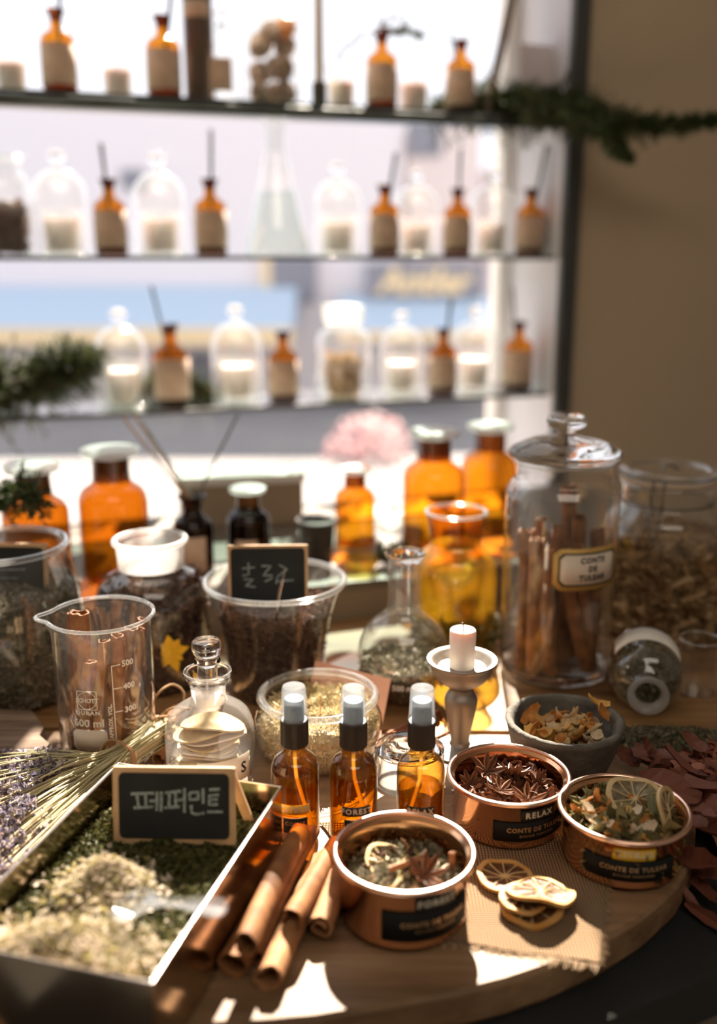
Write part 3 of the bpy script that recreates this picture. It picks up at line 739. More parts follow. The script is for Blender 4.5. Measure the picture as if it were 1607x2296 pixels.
# jar of brown sticks, lowest shelf, stoppered
p = on_shelf(770, SZ[3] + 0.0015, 0.075)
r = thing('stoppered_jar', 'stoppered clear jar of brown bits on the lowest shelf', 'jar', p)
pr = [(0.001, 0.0), (0.047, 0.0), (0.050, 0.004), (0.050, 0.095)] + smoothprof([(0.049, 0.105), (0.042, 0.116), (0.033, 0.122), (0.031, 0.130)], 3)
lathe_obj('jar_glass', pr, M_dome, r, 48)
lathe_obj('stopper', smoothprof([(0.030, 0.128), (0.0345, 0.134), (0.037, 0.142), (0.037, 0.156), (0.034, 0.163), (0.0001, 0.164)], 3), M_frost, r, 40)
filling('brown_wood_bits', 'light brown bits inside the stoppered jar on the lowest shelf', 'dried bits', p, [(0.030, 0), (0.036, 0.08)], 0.066, M_moss, 500, 0.009)
# wide jar far left of the middle shelf
p = on_shelf(14, SZ[2] + 0.0015, 0.075)
r = thing('flared_jar', 'wide clear jar with flared lip at the left end of the middle shelf', 'jar', p)
lathe_obj('jar_glass', [(0.001, 0.0), (0.040, 0.0), (0.044, 0.004), (0.045, 0.10)] + smoothprof([(0.043, 0.115), (0.034, 0.128), (0.033, 0.135), (0.042, 0.148)], 3), M_dome, r, 40)
MB().ring(0.042, 0.002, 0.149, seg=40).build('rim', M_rimw, r)
filling('dried_rose_bits', 'brown and rose dried bits in the flared jar on the middle shelf', 'dried bits', p, [(0.038, 0), (0.042, 0.1)], 0.075, M_herbdark, 400, 0.009)
# top shelf middle group
p = on_shelf(450, SZ[1] + 0.0015, 0.06)
r = thing('dark_cylinder_jar', 'tall dark brown cylinder jar with pale label on the top shelf', 'jar', p)
lathe_obj('jar_body', [(0.001, 0), (0.023, 0), (0.024, 0.003), (0.024, 0.19), (0.022, 0.2), (0.0001, 0.2)], M_herbdark if False else pbr('dark_brown_jar', (0.13, 0.09, 0.07), 0.3), r, 32)
MB().patch(0.0243, -0.9, 0.9, 0.125, 0.15, 12, thick=0.0003).build('label', M_tanlabel, r, sharp=None)
p = on_shelf(502, SZ[1] + 0.0015, 0.055)
r = thing('round_shoulder_bottle', 'clear stoppered bottle with tan label beside the dark jar, top shelf', 'bottle', p)
lathe_obj('bottle_glass', [(0.001, 0), (0.029, 0), (0.031, 0.003), (0.031, 0.065)] + smoothprof([(0.03, 0.075), (0.022, 0.088), (0.011, 0.094), (0.010, 0.112), (0.014, 0.115)], 3), M_dome, r, 40)
MB().patch(0.0314, -0.6, 0.6, 0.015, 0.065, 12, thick=0.0003).build('label', M_tanlabel, r, sharp=None)
lathe_obj('stopper', smoothprof([(0.006, 0.108), (0.008, 0.12), (0.014, 0.127), (0.014, 0.137), (0.0001, 0.141)], 3), M_rim, r, 24)
p = on_shelf(613, SZ[1] + 0.0015, 0.065)
r = thing('cone_jar', 'wide glass jar full of brown cones and seed pods, top shelf', 'jar', p)
lathe_obj('jar_glass', [(0.001, 0), (0.044, 0), (0.047, 0.004), (0.047, 0.15)], M_dome, r, 40)
MB().ring(0.047, 0.0018, 0.15, seg=40).build('rim', M_rimw, r)
rn = random.Random(5); M_pod = pbr('seed_pod', (0.24, 0.15, 0.09), 0.8, var=(0.42, 0.30, 0.20), scale=70, bump=0.8, bscale=150); M_podor = pbr('orange_pod', (0.85, 0.30, 0.04), 0.5)
cone = None
spots = [(-.02, -.018, .018), (.022, -.016, .02), (0, .022, .02), (-.022, .01, .052), (.02, -.02, .056), (.004, .01, .06), (-.018, -.018, .088), (.02, .012, .092), (-.02, .02, .1), (.0, -.016, .11), (.022, -.012, .118)]
for i, (x, y, z) in enumerate(spots):
    if i == 0:
        m = MB(); pr = smoothprof([(0.0001, -0.018), (0.012, -0.013), (0.018, 0), (0.014, 0.011), (0.0001, 0.017)], 5); m.lathe(pr, 20)
        m.v = [(a * (1 + 0.16 * math.sin(math.atan2(b, a) * 7 + c * 500)), b * (1 + 0.16 * math.sin(math.atan2(b, a) * 7 + c * 500)), c) for a, b, c in m.v]
        cone = m.build('seed_pod', M_pod, None); o = cone
    else:
        o = cone.copy(); COL.objects.link(o)
        if i == 10: o.data = cone.data.copy(); o.data.materials[0] = M_podor
    o.location = p + Vector((x, y, z + 0.002)); o.rotation_euler = (rn.uniform(0, 3), rn.uniform(0, 3), rn.uniform(0, 3))
    tag(o, 'brown ridged seed pod packed inside the wide jar on the top shelf' if i < 10 else 'bright orange pod on top of the pods in the wide jar', 'seed pod', 'seed pods in the wide jar')
# taper candle
p = on_shelf(716, SZ[1] + 0.0015, 0.04)
r = thing('candle_stick_holder', 'small dark cylinder candle holder on the top shelf', 'candle holder', p)
lathe_obj('holder_body', [(0.0001, 0), (0.012, 0), (0.0125, 0.002), (0.0125, 0.038), (0.006, 0.040), (0.006, 0.03), (0.0001, 0.03)], M_stone, r, 24)
o = MB().lathe([(0.0001, 0), (0.0056, 0), (0.0075, 0.01), (0.0066, 0.22), (0.0001, 0.224)], 16).build('taper_candle', pbr('tan_wax', (0.80, 0.68, 0.50), 0.5), None, loc=p + Vector((0, 0, 0.031))); tag(o, 'long tan taper candle standing in the small dark holder', 'candle')
# twig, stick, card, foliage at the right of the top shelf
def twig(label, pts, r0, name='bare_twig'):
    m = MB(); rn = random.Random(len(label)); P = [Vector(q) for q in pts]; m.tube(P, [r0 * (1 - 0.6 * i / (len(P) - 1)) for i in range(len(P))], 6)
    for i in range(1, len(P)):
        for _ in range(3):
            b = P[i - 1].lerp(P[i], rn.random()); e = b + Vector((rn.uniform(-.05, .05), rn.uniform(-.02, .02), rn.uniform(0, .05))); m.tube([b, b.lerp(e, .5) + Vector((0, 0, .004)), e], [r0 * .5, r0 * .4, r0 * .2], 5)
    o = m.build(name, M_twig, None, smooth=False); return tag(o, label, 'twig')
b0 = 0.10
P3 = lambda px, py, bb: (lambda q: at_depth(px, py, q.y * cs - (q.z - CAMH) * sn))(on_shelf(px, 0.78, bb))
twig('thin bare branching twig behind the bottles on the top shelf', [on_shelf(735, SZ[1] + .002, .12), P3(760, 120, .12), P3(850, 60, .12), P3(950, 5, .12)], 0.0022)
conifer('fir_sprig', 'small dark sprig hanging among twigs above the top shelf', [P3(850, 62, .115), P3(900, 70, .115), P3(940, 80, .115)], 0.03, 26, 0.009, rn=random.Random(9))
_s0 = on_shelf(1092, SZ[1] + .008, .03); _s1 = at_depth(1152, -25, _s0.y * cs - (_s0.z - CAMH) * sn + 0.02)
m = MB().tube([_s0, _s0.lerp(_s1, .5), _s1], 0.008, 10)
tag(m.build('wooden_stick', M_reedpale if False else pbr('grey_brown_stick', (0.20, 0.15, 0.11), 0.8), None), 'slanting grey brown stick leaning at the right of top shelf', 'stick')
c0 = on_shelf(1212, SZ[1] + .0015, .025)
m = MB(); wv = EW * 0.036; 
for t_, z_, in ((0, 0), (1, 1)): pass
w2 = EW * 0.040; up = Vector((0, 0, 0.122)) + NB * 0.02; th = NB * 0.003
vs = [c0 - wv, c0 + wv, c0 + wv + th, c0 - wv + th, c0 - w2 + up, c0 + w2 + up, c0 + w2 + up + th, c0 - w2 + up + th]
m.add(vs, [(0, 3, 2, 1), (4, 5, 6, 7), (0, 1, 5, 4), (1, 2, 6, 5), (2, 3, 7, 6), (3, 0, 4, 7)])
tag(m.build('message_card', pbr('lilac_card', (0.80, 0.74, 0.76), 0.8), None, smooth=False), 'pale lilac card leaning at the right end of the top shelf', 'card')
q0, q1, q2, q3 = on_shelf(960, SZ[1] + .018, .10), on_shelf(1090, SZ[1] + .026, .07), on_shelf(1200, SZ[1] + .02, -0.012), None
E0 = lambda px, py, zc: at_depth(px, py, zc)
conifer('fir_branch', 'dark conifer branch lying at the right end of the top shelf', [q0, q1, on_shelf(1180, SZ[1] + .022, .03), E0(1290, 245, 1.66)], 0.085, 560, 0.020, rn=random.Random(2))
conifer('fir_branch', 'dark conifer branch hanging off the shelf across the brown wall', [on_shelf(1150, SZ[1] + .02, -0.014), E0(1260, 225, 1.64), E0(1340, 258, 1.60), E0(1450, 278, 1.57), E0(1600, 270, 1.55)], 0.078, 460, 0.015, rn=random.Random(4), taper=0.85)
conifer('fir_branch', 'short conifer sprig drooping down at the right of top shelf', [on_shelf(1190, SZ[1] + .014, -0.022), E0(1290, 250, 1.62), E0(1360, 290, 1.59), E0(1408, 352, 1.58)], 0.055, 240, 0.014, rn=random.Random(6), taper=0.8)
# greenery on the lowest shelf
conifer('fir_branch', 'bushy green conifer branch heaped at left of the lowest shelf', [on_shelf(-90, SZ[3] + .02, .05), on_shelf(20, SZ[3] + .045, .06), on_shelf(110, SZ[3] + .060, .07), on_shelf(180, SZ[3] + .085, .06)], 0.105, 700, 0.018, rn=random.Random(12))
conifer('fir_branch', 'green conifer branch behind the cloches of the lowest shelf', [on_shelf(240, SZ[3] + .012, .135), on_shelf(330, SZ[3] + .03, .14), on_shelf(400, SZ[3] + .03, .14), on_shelf(465, SZ[3] + .01, .14)], 0.07, 240, 0.016, rn=random.Random(13))
conifer('fir_branch', 'conifer branch drooping in front of the left amber jar', [at_depth(-70, 1150, 1.16), at_depth(0, 1120, 1.12), at_depth(50, 1090, 1.10), at_depth(85, 1130, 1.08)], 0.05, 90, 0.012, rn=random.Random(14))

# ================================================================== JARS ON THE SILL
def reagent_proto(amber, neck, nm='amber_reagent_jar'):
    r = thing(nm, '', 'jar')
    pr = [(0.001, 0), (0.039, 0), (0.0425, 0.004), (0.0425, 0.098)] + smoothprof([(0.0415, 0.106), (0.036, 0.115), (0.027, 0.121), (0.0235, 0.126)], 3)
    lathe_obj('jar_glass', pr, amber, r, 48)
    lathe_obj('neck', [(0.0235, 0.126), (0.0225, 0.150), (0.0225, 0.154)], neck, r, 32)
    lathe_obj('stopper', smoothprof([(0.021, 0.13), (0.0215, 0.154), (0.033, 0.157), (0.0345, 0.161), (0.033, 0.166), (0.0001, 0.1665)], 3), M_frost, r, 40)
    return r
RA = reagent_proto(M_amberdeep, M_amberdark)
RB = reagent_proto(M_ambersun if False else thin_glass('bright_amber_jar', (0.86, 0.48, 0.08), (0.4, 0.14, 0.01), 0.04), M_amberneck)
RD = reagent_proto(M_amberdark, M_amberdark)
for o_ in (RA, RB, RD): KIDS[o_.name] = [c for c in bpy.data.objects if c.parent == o_]
def X_(px, Y, z): return Vector((((px - 803.5) / FPX) * (Y * cs - (z - CAMH) * sn), Y, z))
g = 'amber jars with glass stoppers on the sill'
S0 = SILLZ + 0.0005
def setp(o, px, Y, s, label): 
    o.location = X_(px, Y, S0); o.scale = (s,) * 3; o['label'] = label; o['group'] = g; return o
setp(RA, 264, 1.19, 1.0, 'deep orange amber jar with white stopper, second from left on the sill')
copy_tree(RA, 'amber jar partly behind a conifer branch, far left on the sill', X_(93, 1.15, S0), 0, g, 0.93)
setp(RB, 969, 1.32, 1.0, 'large bright amber jar with white stopper, left of the two behind the small flask')
copy_tree(RB, 'large amber jar nearest the window corner, behind the tall cinnamon jar', X_(1092, 1.41, S0), 0, g, 0.96)
copy_tree(RB, 'small round amber jar with white stopper in the middle of the sill', X_(796, 1.34, S0), 0, g, 0.66)
setp(RD, 560, 1.22, 0.66, 'small near black amber jar in front of the cardboard box')
lb = MB().patch(0.0429, -0.5, 0.5, 0.012, 0.07, 12, thick=0.0004).build('label', M_tanlabel, RD, sharp=None)
# reed diffuser on the sill
p = X_(437, 1.2, S0)
r = thing('sill_diffuser_bottle', 'brown bottle with open flared lip and tan label on the sill', 'bottle', p)
lathe_obj('bottle_glass', [(0.001, 0), (0.024, 0), (0.0255, 0.003), (0.0255, 0.062)] + smoothprof([(0.024, 0.07), (0.015, 0.078), (0.0115, 0.084), (0.0115, 0.09)], 3), M_amberdark, r, 40)
lathe_obj('lip', smoothprof([(0.0115, 0.088), (0.0135, 0.096), (0.0185, 0.102), (0.0175, 0.1035), (0.010, 0.096)], 3), M_amberneck, r, 32)
MB().patch(0.0259, -0.8, 0.8, 0.01, 0.055, 12, thick=0.0004).build('label', M_tanlabel, r, sharp=None)
for i, (px, py, c) in enumerate([(275, 935, M_reedpale), (300, 930, M_reedpale), (318, 945, M_reed), (533, 930, M_reed)]):
    e = at_depth(px, py, 1.28 + 0.01 * i); s_ = p + Vector((-0.004 + 0.003 * i, 0, 0.012))
    m = MB().tube([s_, p + Vector((-0.006 + 0.004 * i, 0, 0.1)), e], 0.0016, 6)
    tag(m.build('reed_stick', c, None, smooth=False), 'long thin reed stick rising from the brown bottle on the sill', 'reed', 'reeds in the sill bottle')
# dark cup, cardboard box, votive, dish, small greenery
p = X_(711, 1.26, S0); r = thing('dark_cup', 'small dark cup with pale rim beside the small amber jar', 'cup', p)
lathe_obj('cup_body', [(0.0001, 0), (0.018, 0), (0.020, 0.003), (0.024, 0.05), (0.0262, 0.056)], pbr('dark_cup_glaze', (0.05, 0.045, 0.04), 0.4), r, 40)
MB().ring(0.0258, 0.0018, 0.0565, seg=40).build('rim', M_frost, r)
bxp = X_(540, 1.47, SILLZ)
r = thing('cardboard_box', 'kraft box with white lid standing on the sill by the window', 'box', (bxp.x, bxp.y, S0), WA * 0.6); r.scale = (1, 1, 0.93)
MB().box((0, 0, 0.034), (0.185, 0.07, 0.068)).build('box_body', M_kraft, r, smooth=False)
MB().box((0, 0, 0.0755), (0.192, 0.077, 0.014)).build('lid', M_whitecard, r, smooth=False)
p = X_(872, 1.28, S0); r = thing('small_votive_glass', 'small clear glass with a pale lit look behind the neck of the flask', 'glass', p)
lathe_obj('glass_wall', [(0.001, 0.001), (0.016, 0.001), (0.020, 0.045)], M_frost, r, 32)
r['label'] = 'small frosted glass cup between the small and large amber jars'
p = X_(808, 1.22, S0); r = thing('amber_dish', 'shallow amber glass dish in front of the small amber jar', 'dish', p)
lathe_obj('dish_glass', [(0.001, 0.001), (0.018, 0.001), (0.024, 0.012), (0.025, 0.016)], M_ambersun, r, 32)
conifer('green_sprig', 'green leafy sprig lying on the sill in front of amber jars', [X_(840, 1.23, SILLZ + .012), X_(890, 1.235, SILLZ + .02), X_(950, 1.24, SILLZ + .012)], 0.035, 70, 0.009, mat=M_pine, rn=random.Random(21))

# ================================================================== MAIN JARS ON THE BOARDS
def centre(px, Y, z=0.0): return X_(px, Y, z)
Z0 = 0.0006
# ---- tall lidded jar with cinnamon
p = Vector((0.214, 1.0, Z0))
r = thing('apothecary_jar', 'tall cylindrical clear jar with knobbed lid and framed white label, holding cinnamon', 'jar', p)
pr = [(0.001, 0.001), (0.052, 0.001), (0.0575, 0.004), (0.0592, 0.012), (0.0592, 0.196)] + smoothprof([(0.0585, 0.203), (0.054, 0.211), (0.0505, 0.215), (0.0495, 0.222), (0.0500, 0.234)], 4)
TALL = pr
lathe_obj('jar_glass', pr, M_glass, r, 96)
MB().lathe([(0.0001, 0.004), (0.050, 0.004), (0.0565, 0.008), (0.057, 0.014), (0.050, 0.011), (0.0001, 0.010)], 64).build('thick_base', M_rim, r)
MB().ring(0.0505, 0.0022, 0.2345, seg=96).build('rim', M_rimw, r)
ld_ = MB().lathe([(0.0001, 0.2375), (0.046, 0.2375)] + smoothprof([(0.054, 0.238), (0.0578, 0.2415), (0.0565, 0.246), (0.050, 0.250), (0.036, 0.256), (0.018, 0.259), (0.010, 0.261)], 4) + [(0.0095, 0.266)] + smoothprof([(0.010, 0.2665), (0.018, 0.270), (0.0205, 0.2755), (0.018, 0.281), (0.010, 0.2845), (0.0001, 0.285)], 4), 80)
ld_.build('lid', M_rim, r)
ang0 = R(20)
lb = MB().patch(0.0596, ang0 - 0.66, ang0 + 0.66, 0.112, 0.156, 28, chamfer=0.007, thick=0.0006).build('label_border', M_goldlabel, r, sharp=None)
MB().patch(0.0603, ang0 - 0.57, ang0 + 0.57, 0.1165, 0.1515, 28, chamfer=0.005, thick=0.0002).build('label_line', M_inkblk, lb, sharp=None)
MB().patch(0.0606, ang0 - 0.535, ang0 + 0.535, 0.1185, 0.1495, 28, chamfer=0.0045, thick=0.0002).build('label_face', M_paperlabel, lb, sharp=None)
tm = MB()
for i, s_ in enumerate(('CONTE', 'DE', 'TULEAR')): text_mb(s_, 0.0085, 1.15, 0.0004, 0.9, tm, cylmap(0.0610, ang0 + 0.03, 0.1432 - i * 0.0092))
tm.build('label_text', M_inkblk, lb, smooth=False)
gC = 'cinnamon sticks in the tall jar'
ss = [(-.040, -.016, -.038, -.014, .163, .0085), (-.026, -.034, -.030, -.030, .158, .0090), (-.012, -.041, -.018, -.036, .150, .0085), (.030, -.030, -.006, -.040, .146, .0085), (.038, -.014, .010, -.036, .150, .0095),
      (.010, .000, .006, .006, .205, .0080), (.022, .012, .016, -.006, .175, .009), (-.034, .014, -.036, .006, .155, .009), (-.012, .034, -.014, .022, .165, .009), (.014, .036, .022, .022, .160, .0085), (.040, .010, .041, .004, .158, .0085), (-.010, -.012, -.004, -.014, .168, .009)]
word = ['leaning at the far left', 'thick, upright at left front', 'left of the label', 'slanting behind the label', 'slanting right of the label', 'tallest, rising above the others', 'tilted, just below the tallest one', 'upright at left behind the front ones', 'at the back left', 'at the back right', 'upright at the far right', 'in the middle of the bundle']
for i, (x0, y0, x1, y1, h, rr) in enumerate(ss):
    stick_between(p + Vector((x0, y0, 0.013)), p + Vector((x1, y1, h)), rr, i % 5, 'cinnamon stick in the tall lidded jar, ' + word[i], gC, roll=i * 1.3)

# ---- clip top jar behind, right
p = Vector((0.366, 1.13, Z0))
r = thing('clip_top_jar', 'big clip top glass jar of dried blossoms behind the tall cinnamon jar', 'jar', p)
pr = [(0.001, 0.001), (0.062, 0.001), (0.069, 0.006), (0.071, 0.02), (0.071, 0.115)] + smoothprof([(0.070, 0.125), (0.064, 0.142), (0.055, 0.153), (0.0515, 0.160), (0.0515, 0.181)], 4)
lathe_obj('jar_glass', pr, M_glass, r, 80)
MB().ring(0.0525, 0.0022, 0.1815, seg=80).build('rim', M_rimw, r)
lathe_obj('seal', [(0.045, 0.1842), (0.054, 0.1842), (0.0555, 0.1865), (0.054, 0.189), (0.045, 0.189)], M_seal, r, 64)
lathe_obj('lid', [(0.0001, 0.1895)] + [(0.052, 0.1895)] + smoothprof([(0.055, 0.192), (0.056, 0.196), (0.053, 0.2005), (0.046, 0.200), (0.044, 0.197)], 3) + [(0.0001, 0.196)], M_glass, r, 80)
w = MB(); w.ring(0.0535, 0.0012, 0.161, seg=64, seg2=8); w.ring(0.057, 0.0012, 0.194, seg=64, seg2=8)
for a in (-0.62, -0.40):
    def C_(rad, an, z): return (rad * math.sin(an), -rad * math.cos(an), z)
    w.tube([C_(0.0545, a, 0.161), C_(0.060, a - 0.04, 0.150), C_(0.064, a + (0.06 if a < -0.5 else -0.06), 0.130), C_(0.064, -0.51, 0.124)], 0.0013, 8)
    w.tube([C_(0.0545, a, 0.161), C_(0.058, a, 0.178), C_(0.0565, a + 0.03, 0.194)], 0.0012, 8)
w.tube([C_(0.02, 0.2, 0.201), C_(0.02, -0.2, 0.206), C_(0.026, -0.5, 0.206), C_(0.03, -0.6, 0.199)], 0.0012, 8)
w.build('wire_clasp', M_wire, r)
filling('dried_blossoms', 'tangled tan dried blossoms filling the big clip top jar', 'dried blossoms', p, pr, 0.108, M_moss, 5200, 0.011, 2.2, bend=1.2)

# ---- fallen small jar
q = Vector((0.2745, 0.915, 0.0372))
mth = at_depth(1452, 1570, 0.935); ax = (mth - at_depth(1443, 1492, 1.02)); ax.z = 0; ax.normalize()
r = thing('fallen_bottle', 'small round glass bottle lying on its side with its mouth to the viewer', 'bottle', (0, 0, 0))
m = MB().lathe([(0.001, 0.0), (0.030, 0.0), (0.0345, 0.004), (0.0355, 0.012), (0.0355, 0.052)] + smoothprof([(0.0345, 0.060), (0.029, 0.071), (0.019, 0.078), (0.0145, 0.082), (0.0140, 0.090)], 4), 64)
mx = Matrix.Translation(Vector((mth.x, mth.y, 0.0360)) - ax * 0.098) @ ax.to_track_quat('Z', 'Y').to_matrix().to_4x4()
m.build('bottle_glass', M_glass, r)
MB().lathe(smoothprof([(0.0135, 0.088), (0.0145, 0.094), (0.0185, 0.098), (0.0195, 0.0995), (0.0185, 0.101), (0.0135, 0.0995), (0.012, 0.094), (0.0125, 0.088)], 4), 48).build('lip', M_greylip, r)
lbm = MB().patch(0.0357, 2.0, 4.2, 0.012, 0.045, 24, thick=0.0003); lbm.build('label', M_whiteprint, r, sharp=None)
r.matrix_world = mx
o = filling('herb_in_fallen_bottle', 'grey green herb inside the bottle lying on its side', 'dried herb', (0, 0, 0), [(0.0345, 0), (0.0345, 0.056), (0.026, 0.07)], 0.066, M_spill, 2600, 0.0035)
o.matrix_world = mx
# ---- small beaker far right
p = on_z(1575, 1500, Z0) * 0 + Vector((0.352, 0.945, Z0))
r = thing('small_glass_beaker', 'small empty glass beaker at the right edge behind the red leaves', 'beaker', p)
lathe_obj('beaker_glass', [(0.001, 0.001), (0.018, 0.001), (0.020, 0.004), (0.020, 0.058)], M_glass, r, 48)
MB().ring(0.0204, 0.0012, 0.0585, seg=48).build('rim', M_rimw, r)
p2 = Vector((0.402, 0.97, Z0))
r = copy_tree(r, 'second small glass beaker cut off by the right edge of the photo', p2)

# ---- spilled herb
rn = random.Random(31); m = MB(); pts = []
sc = Vector((0.285, 0.835, 0.0005))
for _ in range(4200):
    a = rn.uniform(0, 6.283); q = rn.random() ** 0.6
    x, y = q * 0.078 * math.cos(a), q * 0.03 * math.sin(a); pts.append((x, y, max(0, (1 - q) * 0.010 * rn.random() + 0.001)))
m.flakes(pts, 0.0028, 1.6, rnd=rn)
tag(m.build('spilled_herb', M_spill, None, smooth=False, loc=sc), 'grey green herb spilled on the plank in front of the fallen bottle', 'dried herb', None, 'stuff')

# ---- round flask
p = Vector((0.046, 0.932, Z0))
r = thing('round_bottom_flask', 'clear round flask with long neck and some green herb at the bottom', 'flask', p)
pr = [(0.001, 0.001), (0.022, 0.001)] + [(0.047 * math.sin(a), 0.0475 - 0.0475 * math.cos(a)) for a in [R(d) for d in range(36, 156, 8)]] + smoothprof([(0.0185, 0.095), (0.0170, 0.103), (0.0168, 0.115), (0.0168, 0.150)], 3)
lathe_obj('flask_glass', pr, M_glass, r, 80)
lathe_obj('lip', smoothprof([(0.0168, 0.147), (0.0185, 0.151), (0.0205, 0.1535), (0.0195, 0.1558), (0.0165, 0.154)], 4), M_rim, r, 64)
tm = MB(); text_mb('500 ml', 0.008, 1.0, 0.0002, 1, tm, cylmap(0.0475, -0.05, 0.030)); tm.build('volume_mark', M_whiteprint, r, smooth=False)
filling('herb_in_flask', 'dull green herb lying in the round flask', 'dried herb', p, [(0.020, 0)] + [(0.047 * math.sin(a), 0.0475 - 0.0475 * math.cos(a)) for a in [R(d) for d in range(36, 100, 8)]], 0.040, M_spill, 2600, 0.0045, 2.0)

# ---- amber large jar
p = Vector((0.110, 1.065, Z0))
r = thing('golden_amber_jar', 'open golden amber jar with thick white shining rim behind the round flask', 'jar', p)
pr = [(0.001, 0.001), (0.041, 0.001), (0.046, 0.005), (0.0475, 0.02), (0.0475, 0.088)] + smoothprof([(0.046, 0.100), (0.040, 0.113), (0.031, 0.121), (0.0275, 0.126)], 4)
lathe_obj('jar_glass', pr, M_ambersun, r, 80)
lathe_obj('neck', [(0.0275, 0.126), (0.0335, 0.160)], thin_glass('amber_neck', (0.92, 0.66, 0.18), (0.12, 0.05, 0.006), 0.03), r, 64)
MB().ring(0.0333, 0.0026, 0.1625, seg=80, sq=0.8).build('rim', M_rimw, r)
filling('herb_in_amber_jar', 'dark leaves lying in the golden amber jar', 'dried herb', p, pr, 0.045, M_mint, 700, 0.012, 2.0)

# ---- flared bowl with dark petals and the chalk sign
def chalk_sign(name, label, w, h, loc, rz, tilt, strokes, sw, easel=False, frame=0.0045, mirror=False):
    r = thing(name, label, 'chalkboard sign', loc); r.rotation_euler = (tilt, 0, rz)
    m = MB(); t = 0.003; c = 0.006
    def rr(w_, h_, c_, n=5):
        o = []
        for cx, cz, a0 in ((w_ / 2 - c_, h_ - c_, 0), (-w_ / 2 + c_, h_ - c_, 90), (-w_ / 2 + c_, c_, 180), (w_ / 2 - c_, c_, 270)):
            for k in range(n + 1): a = R(a0 + 90 * k / n); o.append((cx + c_ * math.cos(a), cz + c_ * math.sin(a)))
        return o
    def slab(mm, poly, y0, y1, zo=0):
        n = len(poly); mm.add([(x, y0, z + zo) for x, z in poly] + [(x, y1, z + zo) for x, z in poly], [tuple(range(n)), tuple(range(n, 2 * n))[::-1]] + [(k, n + k, n + (k + 1) % n, (k + 1) % n) for k in range(n)])
    slab(m, rr(w, h, 0.0012), -t / 2, t / 2); m.build('frame', M_frame, r, smooth=False)
    m = MB(); slab(m, rr(w - 2 * frame, h - 2 * frame, 0.004), -t / 2 - 0.0006, -t / 2 + 0.0002, frame); bf = m.build('chalkboard', M_chalk, r, smooth=False)
    m = MB()
    for s_ in strokes:
        pts = [((x - 0.5) * w, -t / 2 - 0.0009, z * h) for x, z in s_]
        if len(pts) < 2: continue
        P = [Vector(q) for q in pts]; dense = []
        for a, b in zip(P, P[1:]): dense += [a.lerp(b, k / 4) for k in range(4)]
        dense.append(P[-1]); m.tube(dense, [sw * (0.8 + 0.25 * noise.noise(q * 300)) for q in dense], 8)
    m.v = [(x, -t / 2 - 0.0007 + (y + t / 2 + 0.0009) * 0.12, z) for x, y, z in m.v]
    m.build('chalk_writing', M_chalkmark, r, smooth=False)
    if easel:
        for sx in (-1, 1):
            e = MB(); e.add([(sx * (w * 0.5 - 0.002), 0.003, h * 0.97), (sx * (w * 0.5 - 0.010), 0.003, h * 0.97), (sx * (w * 0.5 + 0.004), 0.030, -0.002), (sx * (w * 0.5 + 0.011), 0.030, -0.002),
                             (sx * (w * 0.5 - 0.002), 0.0055, h * 0.97), (sx * (w * 0.5 - 0.010), 0.0055, h * 0.97), (sx * (w * 0.5 + 0.004), 0.0325, -0.002), (sx * (w * 0.5 + 0.011), 0.0325, -0.002)],
                            [(0, 1, 2, 3), (4, 7, 6, 5), (0, 4, 5, 1), (1, 5, 6, 2), (2, 6, 7, 3), (3, 7, 4, 0)]); e.build('leg', M_frame, r, smooth=False)
    return r
p = Vector((-0.0855, 0.952, Z0))
pr = [(0.001, 0.001), (0.040, 0.001), (0.046, 0.004), (0.049, 0.012)] + smoothprof([(0.0505, 0.03), (0.0525, 0.055), (0.057, 0.08), (0.064, 0.102), (0.0705, 0.118)], 4)
r = thing('flared_glass_bowl', 'flared glass bowl of dark petals with a small chalkboard in it', 'glass bowl', p)
lathe_obj('bowl_glass', pr, M_glass, r, 96)
rm = MB(); rm.ring(0.0710, 0.0029, 0.1195, seg=96); rm.build('rim', M_rimw, r)
filling('dark_petals', 'dark brown petals filling the flared glass bowl', 'dried petals', p, pr, 0.092, M_herbdark, 6500, 0.0065, 1.4)
st = [[(.18, .62), (.34, .64)], [(.26, .72), (.26, .52), (.18, .50)], [(.20, .44), (.32, .44), (.22, .33), (.34, .31)], [(.42, .66), (.54, .66), (.44, .50), (.56, .50)], [(.46, .40), (.56, .46)], [(.64, .68), (.74, .60), (.62, .48), (.60, .36)], [(.62, .40), (.82, .42)]]
pp = on_y(597, 1330, 0.925)
chalk_sign('chalkboard_sign', 'small framed chalkboard with faint writing standing in the flared glass bowl', 0.081, 0.062, (pp.x, 0.945, 0.096), R(2), R(-6), st, 0.0009, frame=0.003)
tg = MB().tube([Vector((pp.x + 0.010, 0.905, 0.094)), Vector((pp.x + 0.014, 0.908, 0.12)), Vector((pp.x + 0.020, 0.912, 0.146))], [0.0012, 0.0016, 0.0010], 6)
tag(tg.build('glass_pin', M_rim, None), 'thin clear twisted pin standing in front of the chalkboard in the bowl', 'pin')

